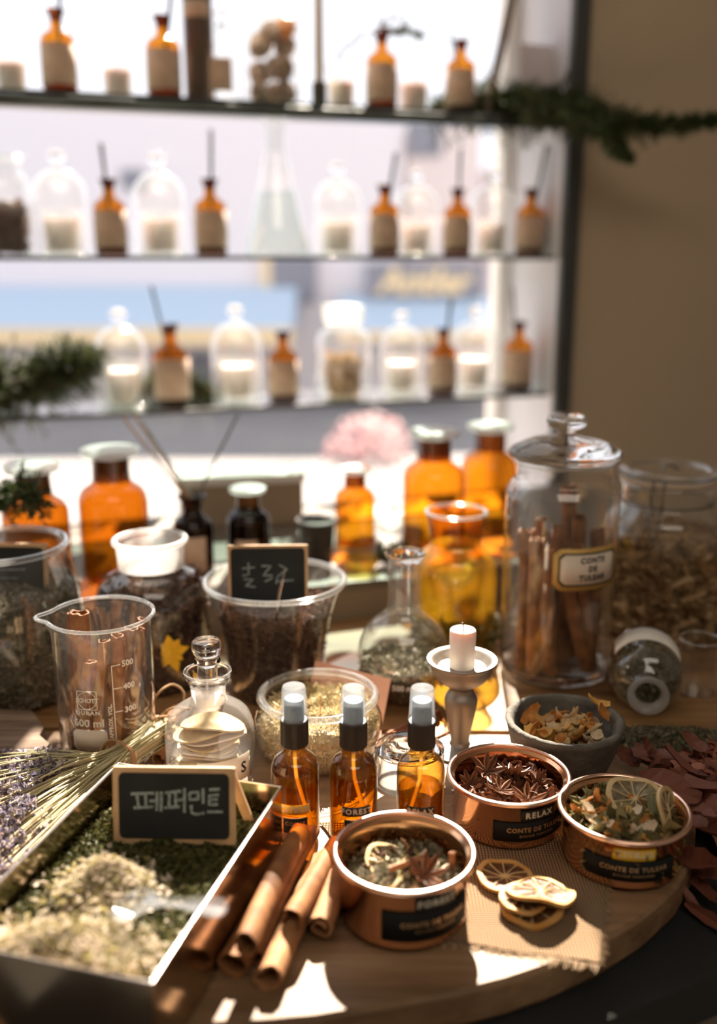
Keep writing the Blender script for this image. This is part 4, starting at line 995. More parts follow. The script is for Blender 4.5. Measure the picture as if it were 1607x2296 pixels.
# ---- frosted neck reagent jar
p = Vector((-0.2175, 0.982, Z0))
pr = [(0.001, 0.001), (0.050, 0.001), (0.057, 0.005), (0.0590, 0.02), (0.0590, 0.088)] + smoothprof([(0.0575, 0.100), (0.050, 0.113), (0.038, 0.121), (0.0335, 0.125)], 4)
r = thing('open_reagent_jar', 'open round jar with white frosted neck, full of brown dried berries', 'jar', p)
lathe_obj('jar_glass', pr, M_glass, r, 96)
lathe_obj('frosted_neck', [(0.0335, 0.125), (0.0355, 0.150)], M_frost, r, 80)
MB().ring(0.0365, 0.0030, 0.1535, seg=80).build('rim', M_frost, r)
filling('dried_berries', 'brown dried berries and petals in the jar with frosted neck', 'dried berries', p, pr, 0.106, M_herbdark, 5200, 0.0085, 1.3)
yf = on_y(383, 1462, 0.927); m = MB(); rn = random.Random(8)
for a, l in ((0.3, .020), (1.0, .017), (1.7, .019), (2.4, .013), (3.3, .011), (4.2, .019), (5.0, .024), (5.7, .015)):
    d = Vector((math.cos(a), 0, math.sin(a))); s_ = Vector((-d.z, 0, d.x))
    m.add([(0, 0, 0), d * l * .5 + s_ * .006 + Vector((0, -.002, 0)), d * l, d * l * .5 - s_ * .006], [(0, 1, 2), (0, 2, 3)])
tag(m.build('yellow_flower', M_yellow, None, smooth=False, loc=Vector((yf.x, yf.y, yf.z))), 'yellow dried flower pressed against the wall of the berry jar', 'flower')

# ---- large jar far left
p = Vector((-0.362, 0.95, Z0))
pr = [(0.001, 0.001), (0.060, 0.001), (0.070, 0.006), (0.077, 0.03), (0.0785, 0.06)] + smoothprof([(0.0775, 0.085), (0.074, 0.11), (0.0685, 0.135), (0.0635, 0.155)], 4)
r = thing('bulging_glass_jar', 'large bulging open jar of grey herb at the left edge', 'jar', p)
lathe_obj('jar_glass', pr, M_glass, r, 96)
MB().ring(0.0645, 0.0042, 0.1575, seg=96, sq=0.8).build('rim', M_rimw, r)
filling('lavender_herb', 'grey green dried lavender buds filling the large left jar', 'dried herb', p, pr, 0.112, M_herbgrey, 11000, 0.0048, 2.0)
pp = on_y(28, 1290, 0.93)
chalk_sign('chalkboard_sign', 'framed chalkboard standing in the large jar at the left edge', 0.075, 0.055, (-0.352, 0.945, 0.105), R(-3), R(-8), [[(.3, .5), (.7, .52)], [(.35, .35), (.6, .35)]], 0.0007, frame=0.004)

# ---- graduated beaker
p = Vector((-0.2285, 0.8195, Z0))
def spout(r_, z, a):
    t = max(0, (z - 0.115) / 0.018); d = math.atan2(math.sin(a - R(190)), math.cos(a - R(190))); return r_ + 0.011 * t * t * math.exp(-(d / 0.20) ** 2)
pr = [(0.001, 0.001), (0.036, 0.001), (0.0415, 0.004), (0.0435, 0.010), (0.0435, 0.100), (0.0435, 0.115), (0.0437, 0.121), (0.0442, 0.127), (0.0455, 0.1315)]
r = thing('graduated_beaker', 'glass laboratory beaker with white printed volume scale holding cinnamon sticks', 'beaker', p)
mb = MB(); mb.lathe(pr, 96, spout=spout); mb.build('beaker_glass', M_glass, r)
rp = []
for k in range(96):
    a = 2 * math.pi * k / 96; q = spout(0.0458, 0.1325, a); rp.append((q * math.cos(a), q * math.sin(a), 0.1325))
MB().tube(rp, 0.0017, 8, closed=True).build('rim', M_rimw, r)
rb = 0.0438; A_ = R(-7); tm = MB()
text_mb('600 ml', 0.0098, 1.02, 0.00025, 1, tm, cylmap(rb, A_, 0.0475))
text_mb('DURAN', 0.0052, 1.3, 0.0002, 1, tm, cylmap(rb, A_, 0.0575))
text_mb('SCHOTT', 0.0056, 0.95, 0.00018, 0.95, tm, cylmap(rb, A_, 0.0690))
text_mb('Made in', 0.0050, 1.0, 0.0, 1, tm, cylmap(rb, A_ - 0.12, 0.0165))
for v_, z in (('500', 0.1000), ('400', 0.0788), ('300', 0.0570)): text_mb(v_, 0.0073, 1.0, 0.00022, 1, tm, cylmap(rb, R(42), z))
text_mb('APPROX. VOL.', 0.0048, 1.05, 0.00018, 1, tm, lambda x, y: (rb * math.sin(R(18.5) - y / rb), -rb * math.cos(R(18.5) - y / rb), 0.049 + x))
cm = cylmap(rb, 0, 0)
def cst(pts, w_=0.00045):
    d = []
    for (a, z), (b, y) in zip(pts, pts[1:]): d += [cm((a + (b - a) * k / 6) * rb, z + (y - z) * k / 6) for k in range(6)]
    d.append(cm(pts[-1][0] * rb, pts[-1][1])); tm.tube(d, w_, 5)
cst([(R(23), 0.018), (R(23), 0.100)])
for z in (0.1000, 0.0788, 0.0570): cst([(R(23), z), (R(33), z)])
sqh = 0.0088 / rb
cst([(A_ - sqh, 0.0608), (A_ + sqh, 0.0608), (A_ + sqh, 0.0778), (A_ - sqh, 0.0778), (A_ - sqh, 0.0608)], 0.00035)
cst([(A_ + math.cos(t) * 0.0082 / rb, 0.0693 + 0.0080 * math.sin(t)) for t in [i * math.pi / 12 for i in range(25)]], 0.0003)
pf = tm.build('printed_scale', M_whiteprint, r, smooth=False)
MB().patch(rb, A_ - 0.36, A_ + 0.36, 0.0215, 0.0415, 20, chamfer=0.0035, thick=0.0002).build('writing_field', M_paperlabel, r, sharp=None)
gB = 'cinnamon sticks in the graduated beaker'
ss = [(-.020, -.010, -.016, -.006, .136, .0085, 'broad dark, rising above the rim'), (-.030, .006, -.026, .014, .128, .0080, 'broad dark, left behind the tallest'), (-.004, -.030, .008, -.022, .116, .0055, 'thin, in front centre'),
      (.010, -.028, .018, -.016, .119, .0058, 'thin, right of centre'), (.004, -.012, .028, -.006, .122, .0060, 'slanting to the right'), (.022, -.022, .034, -.006, .121, .0055, 'thin, far right'), (.010, .004, .034, .010, .124, .0060, 'at the back right'), (-.014, -.030, -.006, -.020, .095, .0062, 'short, front left')]
for i, (x0, y0, x1, y1, h, rr, wd) in enumerate(ss):
    stick_between(p + Vector((x0, y0, 0.004)), p + Vector((x1, y1, h)), rr, 10 + i % 4, 'cinnamon stick in the graduated beaker, ' + wd, gB, mat=M_cinn, roll=i * 1.1)

# ---- stoppered bottle
p = Vector((-0.1305, 0.786, Z0))
r = thing('stoppered_bottle', 'dusty clear bottle with glass stopper and cream label holding pale dried slices', 'bottle', p)
pr = [(0.001, 0.001), (0.034, 0.001), (0.0388, 0.005), (0.0392, 0.012), (0.0392, 0.034)] + smoothprof([(0.0385, 0.041), (0.034, 0.053), (0.024, 0.061), (0.0165, 0.065)], 4)
lathe_obj('bottle_glass', pr, M_dusty, r, 80)
lathe_obj('frosted_neck', [(0.0165, 0.065), (0.0150, 0.069), (0.0152, 0.078), (0.0162, 0.082)], M_frost, r, 64)
lathe_obj('lip', smoothprof([(0.0160, 0.081), (0.0185, 0.086), (0.0208, 0.0900), (0.0205, 0.0935), (0.0175, 0.0925), (0.0145, 0.087), (0.0140, 0.081)], 4), M_rim, r, 64)
lathe_obj('stopper', [(0.0001, 0.070)] + [(0.0070, 0.070), (0.0085, 0.084), (0.0088, 0.0975)] + smoothprof([(0.0088, 0.0985), (0.0108, 0.1005), (0.0118, 0.1025), (0.0102, 0.105), (0.0102, 0.108), (0.0128, 0.111), (0.0128, 0.1185), (0.0115, 0.1208)], 3) + [(0.0001, 0.1212)], M_rim, r, 48)
lb = MB().patch(0.0394, -0.15, 1.15, 0.003, 0.026, 20, thick=0.0003).build('label', M_paperlabel, r, sharp=None)
tm = text_mb('S', 0.014, 1, 0.0003, 1, None, cylmap(0.0399, 0.92, 0.014)); tm.build('label_text', M_inkblk, lb, smooth=False)
rn = random.Random(17)
for i in range(9):
    m = MB(); w_, l_ = rn.uniform(.016, .022), rn.uniform(.024, .030); N = 9; z = 0.0045 + i * 0.0046; aa = rn.uniform(-.4, .4)
    vs = []
    for j in range(N):
        t = j / (N - 1) - .5
        for k in range(5):
            s_ = k / 4 - .5; vs.append((t * l_ * 2 * (1 - 0.25 * s_ * s_), s_ * w_ * 2 * math.sqrt(max(0.05, 1 - 3.4 * t * t)), 0.006 * math.sin(t * 4 + i) * 0.6 + 0.004 * s_ * s_))
    n0 = len(vs); vs += [(x, y, z_ + 0.0016) for x, y, z_ in vs]; fs = []
    for j in range(N - 1):
        for k in range(4): a = j * 5 + k; fs += [(a, a + 1, a + 6, a + 5), (n0 + a, n0 + a + 5, n0 + a + 6, n0 + a + 1)]
    for j in range(N - 1): a = j * 5; fs += [(a, a + 5, n0 + a + 5, n0 + a), (a + 4, n0 + a + 4, n0 + a + 9, a + 9)]
    m.add(vs, fs); o = m.build('dried_slice', M_rindpale if i % 3 else M_paperlabel, None, loc=p + Vector((rn.uniform(-.003, .003), rn.uniform(-.004, .002), z)), rz=aa)
    tag(o, 'pale dried slice stacked inside the stoppered bottle', 'dried slice', 'dried slices in the stoppered bottle')

# ---- squat wide jar with chopped straw
p = Vector((-0.0365, 0.8165, Z0))
r = thing('squat_glass_jar', 'squat wide glass jar of chopped pale straw behind the spray bottles', 'jar', p)
pr = [(0.001, 0.001), (0.042, 0.001), (0.050, 0.004), (0.0565, 0.014), (0.0582, 0.026)] + smoothprof([(0.0575, 0.036), (0.0535, 0.045), (0.050, 0.049), (0.0505, 0.053)], 4)
lathe_obj('jar_glass', pr, M_glass, r, 96)
MB().ring(0.0515, 0.0040, 0.0560, seg=96, sq=0.9).build('rim', M_rimw, r)
filling('chopped_straw', 'chopped golden straw filling the squat wide jar', 'chopped straw', p, pr, 0.041, M_straw, 4200, 0.0023, 4.6, gap=0.0052, bend=0.2)
tag(MB().tube([p + Vector((.003, -.012, .036)), p + Vector((.0025, -.013, .062))], 0.0006, 6).build('straw_stalk', M_reedpale, None, smooth=False), 'single thin straw stalk standing upright in the squat jar', 'stalk')

# ---- small glass lid jar behind the spray bottles
p = Vector((0.0435, 0.757, Z0))
r = thing('small_lidded_glass', 'low clear glass pot with ringed lid between the middle and right spray bottles', 'glass pot', p)
lathe_obj('pot_glass', [(0.001, 0.001), (0.026, 0.001), (0.0290, 0.004), (0.0295, 0.028), (0.028, 0.031)], M_glass, r, 64)
lathe_obj('lid', [(0.0001, 0.0325), (0.026, 0.0325), (0.0295, 0.0335), (0.0295, 0.0355), (0.024, 0.037), (0.021, 0.0395), (0.018, 0.0378), (0.012, 0.0372), (0.010, 0.0395), (0.0001, 0.040)], M_rim, r, 64)

# ---- candle holder
p = centre(1030, 0.818, Z0)
r = thing('candle_holder', 'tall brushed metal candle holder with wide drip dish', 'candle holder', p)
lathe_obj('foot', [(0.0001, 0.0), (0.026, 0.0), (0.0265, 0.002), (0.020, 0.004), (0.010, 0.007), (0.0085, 0.010)], M_pewter, r, 64)
lathe_obj('stem', smoothprof([(0.0085, 0.009), (0.0095, 0.018), (0.0125, 0.034), (0.0148, 0.048), (0.0145, 0.054), (0.011, 0.060), (0.0105, 0.0625)], 5), M_pewter, r, 64)
lathe_obj('drip_dish', smoothprof([(0.0100, 0.0625), (0.0125, 0.065), (0.020, 0.070), (0.0265, 0.078), (0.0292, 0.0865), (0.0318, 0.0885), (0.0312, 0.0905), (0.0270, 0.0895), (0.0225, 0.084), (0.0190, 0.0825), (0.0001, 0.0825)], 5), M_pewter, r, 80)
c = thing('pillar_candle', 'short white candle with black wick standing on the metal holder', 'candle', p + Vector((0, 0, 0.083)))
lathe_obj('wax', [(0.0001, 0), (0.0113, 0.0), (0.0116, 0.001), (0.0116, 0.0345), (0.0108, 0.0355), (0.0070, 0.0340), (0.0001, 0.0335)], M_wax, c, 48)
MB().tube([(0, 0, 0.033), (0.0004, 0, 0.038), (-0.0006, 0, 0.042)], 0.0007, 8).build('wick', M_inkblk, c)

# ---- copper sheet and tray behind the squat jar
q = [at_depth(707, 1481, 0.965), at_depth(876, 1523, 0.950), at_depth(852, 1640, 0.925)]
q.append(q[2] + (q[0] - q[1])); n_ = (q[1] - q[0]).cross(q[2] - q[1]).normalized() * 0.003
dz_ = min(v.z for v in q) - 0.0015; m = MB(); vs = [v - Vector((0, 0, dz_ if v.z < 0.03 else 0)) for v in q]; vs += [v + n_ for v in vs]
m.add(vs, [(0, 1, 2, 3), (4, 7, 6, 5), (0, 4, 5, 1), (1, 5, 6, 2), (2, 6, 7, 3), (3, 7, 4, 0)])
M_copdull = pbr('dull_copper', (0.62, 0.33, 0.23), 0.32, 1.0, var=(0.45, 0.22, 0.14), scale=12)
tag(m.build('copper_sheet', M_copdull, None, smooth=False), 'folded shiny copper sheet leaning behind the squat straw jar', 'copper sheet')
q = [on_z(x, y, 0.001) for x, y in ((862, 1655), (985, 1600), (1003, 1650), (900, 1700))]
m = MB().prism([(v.x, v.y) for v in q], 0.001, 0.004)
for i in range(4):
    a, b = q[i], q[(i + 1) % 4]; m.tube([(a.x, a.y, 0.005), (b.x, b.y, 0.005)], 0.0013, 8)
tag(m.build('copper_tray', M_copdull, None, smooth=False), 'small flat copper tray beside the foot of the candle holder', 'tray')
q = [on_z(x, y, 0.003) for x, y in ((715, 1500), (790, 1462), (830, 1470), (800, 1505))]
tag(MB().prism([(v.x, v.y) for v in q], 0.0005, 0.003).build('white_card', M_whitecard, None, smooth=False), 'small white card lying flat behind the copper sheet', 'card')

# ---- mortar bowl with peel
p = Vector((0.1790, 0.7800, Z0))
r = thing('stone_bowl', 'dark rough stone bowl filled with curled orange peel', 'bowl', p)
m = MB(); pr = [(0.0001, 0.0), (0.033, 0.0), (0.037, 0.003), (0.0445, 0.024), (0.0500, 0.046), (0.0515, 0.0495), (0.0495, 0.0515), (0.0455, 0.0505), (0.0435, 0.046), (0.0390, 0.028), (0.030, 0.018), (0.0001, 0.016)]
m.lathe([(a, b) for a, b in pr], 90)
m.v = [(x * (1 + 0.015 * noise.noise(Vector((x, y, z)) * 90)), y * (1 + 0.015 * noise.noise(Vector((x, y, z)) * 90)), z + (0.0008 * noise.noise(Vector((x, y, z)) * 160) if z > 0.03 else 0)) for x, y, z in m.v]
m.build('bowl_body', M_stone, r, sharp=None)
def chip(L, w, curl, seed, thick=0.0010, pointed=0.6, twist=0.5):
    rn = random.Random(seed); N = 8; vs = []
    for j in range(N + 1):
        t = j / N; a = (t - .5) * curl; rad = L / max(curl, .2); x = rad * math.sin(a); z = rad * (1 - math.cos(a)) * rn.choice([1])
        ww = w * (1 - pointed * abs(2 * t - 1) ** 2) * (1 + 0.25 * noise.noise(Vector((t * 6, seed, 0)))); tw = twist * (t - .5)
        for k in range(4):
            s_ = k / 3 - .5; up_ = (s_ * s_) * ww * 0.8
            vs.append((x, s_ * ww * math.cos(tw) , z + up_ + s_ * ww * math.sin(tw) + 0.1 * w * noise.noise(Vector((t * 8, s_ * 6, seed)))))
    n0 = len(vs); vs += [(x, y, z + thick) for x, y, z in vs]; fs = []
    for j in range(N):
        for k in range(3): a = j * 4 + k; fs += [(a, a + 4, a + 5, a + 1), (n0 + a, n0 + a + 1, n0 + a + 5, n0 + a + 4)]
        a = j * 4; fs += [(a, n0 + a, n0 + a + 4, a + 4), (a + 3, a + 7, n0 + a + 7, n0 + a + 3)]
    fs += [(0, 1, n0 + 1, n0), (1, 2, n0 + 2, n0 + 1), (2, 3, n0 + 3, n0 + 2)]; e = N * 4
    fs += [(e + 1, e, n0 + e, n0 + e + 1), (e + 2, e + 1, n0 + e + 1, n0 + e + 2), (e + 3, e + 2, n0 + e + 2, n0 + e + 3)]
    return MB().add(vs, fs)
def chips_in(name, label, cat, group, c, rad, z, n, L, w, mat, seed, curl=(0.6, 2.2), dz=0.008, tilt=0.7, thick=0.001, cols=None, pointed=0.6):
    rn = random.Random(seed); ms = []
    kinds = 8
    for i in range(kinds):
        o = chip(L * rn.uniform(.7, 1.2), w * rn.uniform(.7, 1.3), rn.uniform(*curl), seed * 10 + i, thick, pointed).build(name, cols[i % len(cols)] if cols else mat, None, sharp=60); ms.append(o)
    for i in range(n):
        o = ms[i] if i < kinds else ms[rn.randrange(kinds)].copy()
        if i >= kinds: COL.objects.link(o)
        a = rn.uniform(0, 6.283); q = rad * math.sqrt(rn.random())
        o.location = (c[0] + q * math.cos(a), c[1] + q * math.sin(a), z + dz * rn.random() + 0.15 * (rad - q) * 0.5)
        o.rotation_euler = (rn.gauss(0, tilt), rn.gauss(0, tilt), rn.uniform(0, 6.283)); tag(o, label, cat, group)
pc = [pbr('orange_peel_%s' % n_, c_, 0.6, var=v_, scale=120, bump=0.3, bscale=260) for n_, c_, v_ in (('deep', (0.60, 0.25, 0.05), (0.40, 0.16, 0.04)), ('pale', (0.66, 0.52, 0.32), (0.52, 0.36, 0.18)), ('gold', (0.72, 0.42, 0.10), (0.55, 0.30, 0.08)), ('cream', (0.70, 0.60, 0.44), (0.56, 0.44, 0.28)))]
filling('peel_crumbs', 'fine peel crumbs at the bottom of the dark stone bowl', 'peel crumbs', p + Vector((0, 0, 0.0165)), [(0.036, 0), (0.040, 0.02)], 0.012, M_peel, 500, 0.006)
chips_in('dried_peel', 'curled piece of dried orange peel heaped in the dark stone bowl', 'dried peel', 'orange peel in the stone bowl', p, 0.031, 0.033, 70, 0.020, 0.0095, None, 3, cols=pc, dz=0.013, pointed=0.4)
for i, (x, y, z, e) in enumerate([(.034, .012, .052, (1.2, .9, .4)), (.032, .022, .054, (.3, .5, .2)), (-.028, .018, .046, (.9, -.6, .6))]):
    o = chip(0.026, 0.009, 1.6, 90 + i, 0.0011, 0.5).build('dried_peel', pc[(i * 2) % 4], None, sharp=60, loc=p + Vector((x, y, z))); o.rotation_euler = e
    tag(o, ('tall curled peel piece standing up at the right of the stone bowl', 'thin peel curl pointing out over the right rim of the stone bowl', 'upright peel curl at the left of the stone bowl')[i], 'dried peel', 'orange peel in the stone bowl')

# ---- twine and little cinnamon sticks behind the stoppered bottle
rp = [on_z(340, 1600, .01) + Vector((0, 0, .0)), at_depth(350, 1560, .90), at_depth(385, 1535, .91), at_depth(412, 1555, .91), at_depth(400, 1600, .90), at_depth(350, 1610, .88), on_z(330, 1640, .006), at_depth(380, 1590, .89), at_depth(430, 1590, .89)]
dense = [(a, 0) for a in []]; D = []
for i in range(len(rp) - 1):
    p0, p1, p2, p3 = rp[max(i - 1, 0)], rp[i], rp[i + 1], rp[min(i + 2, len(rp) - 1)]
    for k in range(6):
        t = k / 6; D.append(0.5 * (2 * p1 + (p2 - p0) * t + (2 * p0 - 5 * p1 + 4 * p2 - p3) * t * t + (-p0 + 3 * p1 - 3 * p2 + p3) * t ** 3))
for v in D: v.z = max(v.z, 0.003)
tag(MB().tube(D, 0.0011, 8).build('jute_twine', M_twine, None), 'loose loop of brown jute twine behind the stoppered bottle', 'twine')
for i, (x, y, zz) in enumerate([(362, 1660, .0155), (357, 1703, .0008)]):
    a = on_z(x, y, zz + .0065); b_ = a + Vector((0.004, 0.065, 0.0))
    stick_between(a, b_, 0.0068, 3 + i, ('small rolled cinnamon stick, upper one left of the stoppered bottle', 'small rolled cinnamon stick, lower one left of the stoppered bottle')[i], 'small cinnamon pair', roll=i)

# ================================================================== FOREGROUND
# ---- copper tins
def tin(label, px, py, wpx, lab_c, lab_h, tape, tapemat, textmat, tc=None):
    zc = None; p0 = at_depth(px, py, 0.098 * FPX / wpx); Y = p0.y; p = Vector((p0.x, Y, 0.0030))
    r = thing('copper_tin', label, 'copper tin', p, group='copper candle tins')
    H = p0.z - 0.003; H = max(0.040, min(H, 0.050)); rb_ = 0.0435
    m = MB().lathe([(0.0001, 0.0), (0.0405, 0.0), (rb_ - 0.0008, 0.0012), (rb_, 0.003), (rb_, H - 0.004), (0.0455, H - 0.0015), (0.0470, H)], 96)
    m.build('tin_wall', M_copper, r)
    MB().lathe([(0.0465, H), (0.0425, H - 0.003), (0.0420, H - 0.006), (0.0420, 0.003), (0.0001, 0.003)], 96).build('tin_inside', M_copper, r)
    MB().ring(0.0470, 0.0021, H, seg=96, seg2=12).build('rolled_rim', M_copperrim, r)
    a0, a1 = R(lab_c - lab_h), R(lab_c + lab_h); z0_, z1_ = 0.0075, H - 0.0165
    lb_ = MB().patch(rb_ + 0.0002, a0, a1, z0_, z1_, 32, thick=0.0003).build('label', M_labelblk, r, sharp=None)
    ac = R(lab_c + 4); tm = MB(); zt = (z0_ + z1_) / 2
    text_mb('CONTE DE TULEAR', 0.0052, 1.12, 0.00012, 1.0, tm, cylmap(rb_ + 0.0007, ac, zt + 0.0015))
    text_mb('BOUGIE PARFUMEE', 0.0029, 1.25, 0.0, 1.0, tm, cylmap(rb_ + 0.0007, ac, zt - 0.0035))
    tm.build('label_text', M_gold, lb_, smooth=False)
    tw_ = R(20); at_ = R(tc if tc is not None else lab_c + 8); zt = H - 0.0110
    tp_ = MB().patch(rb_ + 0.0002, at_ - tw_, at_ + tw_, zt - 0.0045, zt + 0.0045, 20, thick=0.0004).build('name_tape', tapemat, r, sharp=None)
    text_mb(tape, 0.0068, 1.25, 0.0002, 1.0, None, cylmap(rb_ + 0.0008, at_, zt)).build('tape_text', textmat, tp_, smooth=False)
    return r, p, H
tA, pA, HA = tin('copper tin nearest the viewer, with FOREST tape and mixed herbs', 906, 1908, 323, 23, 45, 'FOREST', M_tapeblk, M_paleprint, 27)
tB, pB, HB = tin('copper tin with RELAX tape holding star anise, in front of the stone bowl', 1140, 1741, 277, 19, 42, 'RELAX', M_tapeblk, M_paleprint, 24)
tC, pC, HC = tin('copper tin with yellow CITRUS tape and lemon slices, beside the red leaves', 1398, 1823, 295, -7, 46, 'CITRUS', M_tapeyel, M_paleprint, -4)

# star anise
def anise_mesh():
    m = MB(); rn = random.Random(5)
    for k in range(8):
        a = k * math.pi / 4 + rn.uniform(-.12, .12); L = 0.0125 * rn.uniform(.8, 1.15); up_ = rn.uniform(.0, .5)
        d = Vector((math.cos(a), math.sin(a), 0.18)); s_ = Vector((-math.sin(a), math.cos(a), 0)); z = Vector((0, 0, 1))
        secs = []
        for t, wd, dp in ((0.06, .0008, .001), (.3, .0020, .0030), (.6, .0027, .0040), (.85, .0016, .0026), (1.0, .0003, .0004)):
            c = d * L * t + z * (0.002 * t * t * (1 + up_ * 3)); secs.append([c + s_ * wd, c + s_ * wd * .55 + z * .0003, c - z * dp * .5, c - z * dp, c - s_ * wd * .55 + z * .0003, c - s_ * wd])
        secs = [[q[0], q[1], c_, q[4], q[5], q[3]] for q in secs for c_ in [q[2]]]
        vs = [v for q in secs for v in q]; fs = []
        for j in range(len(secs) - 1):
            for i in range(6): fs.append((j * 6 + i, j * 6 + (i + 1) % 6, (j + 1) * 6 + (i + 1) % 6, (j + 1) * 6 + i))
        fs += [tuple(range(6))[::-1], tuple(range(len(vs) - 6, len(vs)))]; m.add(vs, fs)
    return m
an0 = anise_mesh().build('star_anise', M_anise, None, sharp=60); an0.data.name = 'star_anise'
def anise(c, rot, s, label, group, first=[True]):
    if first[0]: o = an0; first[0] = False
    else: o = an0.copy(); COL.objects.link(o)
    o.location = c; o.rotation_euler = rot; o.scale = (s,) * 3; return tag(o, label, 'star anise', group)
gS = 'star anise in the RELAX copper tin'
def wood_base(c, H, mat, name, label, n=700, fs=0.006, ztop=0.020, cat='dried bits', el=1.6): return filling(name, label, cat, Vector(c) + Vector((0, 0, 0.0025)), [(0.0415, 0), (0.0415, 0.05)], ztop, mat, n, fs, el)
wood_base(pB, HB, M_chips, 'dark_wood_chips', 'dark brown chips filling the RELAX copper tin under the star anise', 700, 0.008, 0.022)
for i, (x, y, z, e, s_, lb_) in enumerate([(-.016, .010, .036, (.5, .2, .3), 1.15, 'standing up at the left'), (-.030, .000, .030, (.3, -.5, 1.0), .9, 'at the far left against the wall'), (.006, .012, .034, (-.4, .3, .2), 1.05, 'lying at the back centre'), (-.008, -.010, .031, (.2, .1, .8), 1.0, 'in the middle'), (.012, -.022, .030, (.1, .1, .1), 1.15, 'at the front'), (.024, .004, .030, (.9, .2, .5), .85, 'tilted at the right'), (-.016, -.022, .028, (-.2, .4, .2), .9, 'at the front left')]):
    anise(pB + Vector((x, y, z)), e, s_, 'star anise in the RELAX copper tin, ' + lb_, gS)
chips_in('wood_chip', 'flat dark brown wood chip among the star anise in the RELAX tin', 'wood chip', 'wood chips in the RELAX tin', pB + Vector((0.012, 0.004, 0)), 0.024, 0.026, 16, 0.017, 0.007, M_chips, 44, curl=(0.2, 0.8), tilt=0.8, pointed=0.1)

# citrus slices: rind, pulp and membrane
def slice_(label, loc, rot, rad, pale=False, warp=0.10, seed=1, group=None, th=0.0022):
    rn = random.Random(seed); r = thing('citrus_slice', label, 'dried citrus slice', loc, group=group); r.rotation_euler = rot
    def W_(x, y): return warp * rad * (noise.noise(Vector((x / rad * 1.1 + seed, y / rad * 1.1, 0))) * 1.6 + 0.5 * (x * x - y * y) / rad / rad)
    def E_(a): return 1 + 0.06 * noise.noise(Vector((math.cos(a) * 1.5 + seed, math.sin(a) * 1.5, 3)))
    def dsk(m, r0, r1, n, z0, z1, seg=72, spokes=False):
        vs = []; 
        for i in range(n + 1):
            q = r0 + (r1 - r0) * i / n
            for k in range(seg):
                a = 2 * math.pi * k / seg; x, y = q * E_(a) * math.cos(a), q * E_(a) * math.sin(a)
                dd = -0.0005 * (1 - abs(math.sin(a * 5))) if not spokes else 0
                vs.append((x, y, W_(x, y) + z1 + (0.0007 * abs(math.sin(a * 5)) * 0 + (-0.0009 if 0.12 < q / rad < 0.78 and abs(math.sin(a * 5)) > .25 else 0)) * (0 if spokes else 1)))
        n0 = len(vs); vs += [(x, y, W_(x, y) + z0) for x, y, z in vs]; fs = []
        for i in range(n):
            for k in range(seg):
                k2 = (k + 1) % seg; a, b, c, d = i * seg + k, i * seg + k2, (i + 1) * seg + k2, (i + 1) * seg + k; fs += [(a, d, c, b), (n0 + a, n0 + b, n0 + c, n0 + d)]
        for k in range(seg):
            k2 = (k + 1) % seg; fs += [(n * seg + k, n0 + n * seg + k, n0 + n * seg + k2, n * seg + k2), (k, k2, n0 + k2, n0 + k)]
        m.add(vs, fs)
    m = MB(); dsk(m, 0.0008, rad * .84, 10, 0, th * .7); m.build('pulp', M_pulppale if pale else M_pulp, r, sharp=60)
    m = MB(); dsk(m, rad * .82, rad, 3, -0.0002, th, spokes=True); m.build('rind', M_rindpale if pale else M_rind, r, sharp=70)
    m = MB()
    for k in range(10):
        a = k * math.pi / 5 + rn.uniform(-.08, .08); m.tube([(q * rad * math.cos(a), q * rad * math.sin(a), W_(q * rad * math.cos(a), q * rad * math.sin(a)) + th * .62) for q in (0, .2, .4, .6, .84)], [.0009, .0005, .0004, .0005, .0008], 6)
    m.build('membrane', M_rindpale, r); return r
gO = 'dried orange slices on the burlap'
def G3(px, py, z): return on_z(px, py, z)
c1, c2, c3, c4_ = G3(1132, 1968, .0045), G3(1212, 2002, .0115), G3(1192, 2032, .0045), G3(1172, 2020, .0085)
slice_('dried orange slice lying flat at the back left of the burlap group', c1, (0.05, 0.04, 0.3), 0.0205, seed=3, group=gO)
slice_('dried orange slice leaning on top of the others on the burlap', c2, (-0.12, 0.28, 1.0), 0.0240, seed=5, group=gO, warp=0.08)
slice_('dried orange slice at the bottom front of the burlap group', c3, (0.0, -0.03, 0.2), 0.0225, seed=8, group=gO)
slice_('small dried orange slice tucked under the leaning one', c4_, (0.10, 0.0, 2.0), 0.0165, seed=11, group=gO)

# CITRUS tin contents
wood_base(pC, HC, M_greenleaf, 'green_leaf_bits', 'olive green leaf bits filling the CITRUS copper tin', 800, 0.010, 0.026, el=2.0)
g_ = 'lemon slices in the CITRUS tin'
slice_('large dried lemon slice lying in the CITRUS tin', pC + Vector((0.012, 0.014, 0.0385)), (0.30, -0.05, 0.2), 0.0225, True, 0.14, 21, g_)
slice_('dried lemon slice standing against the right wall of the CITRUS tin', pC + Vector((0.032, -0.001, 0.037)), (1.2, 0.1, 1.05), 0.0195, True, 0.08, 25, g_)
lc = [pbr('leaf_olive', (0.28, 0.23, 0.08), 0.6, var=(0.17, 0.13, 0.05), scale=120), pc[0], pc[2], pbr('brown_peel', (0.26, 0.12, 0.04), 0.6, var=(0.45, 0.22, 0.06), scale=120), pbr('leaf_grey_green', (0.22, 0.24, 0.13), 0.6, var=(0.3, 0.3, 0.18), scale=120), pc[3]]
chips_in('potpourri_piece', 'curled leaf or peel piece lying in the CITRUS tin', 'potpourri piece', 'potpourri in the CITRUS tin', pC + Vector((-0.006, -0.006, 0)), 0.029, 0.031, 46, 0.024, 0.0092, None, 61, cols=lc, dz=0.009, tilt=0.45)
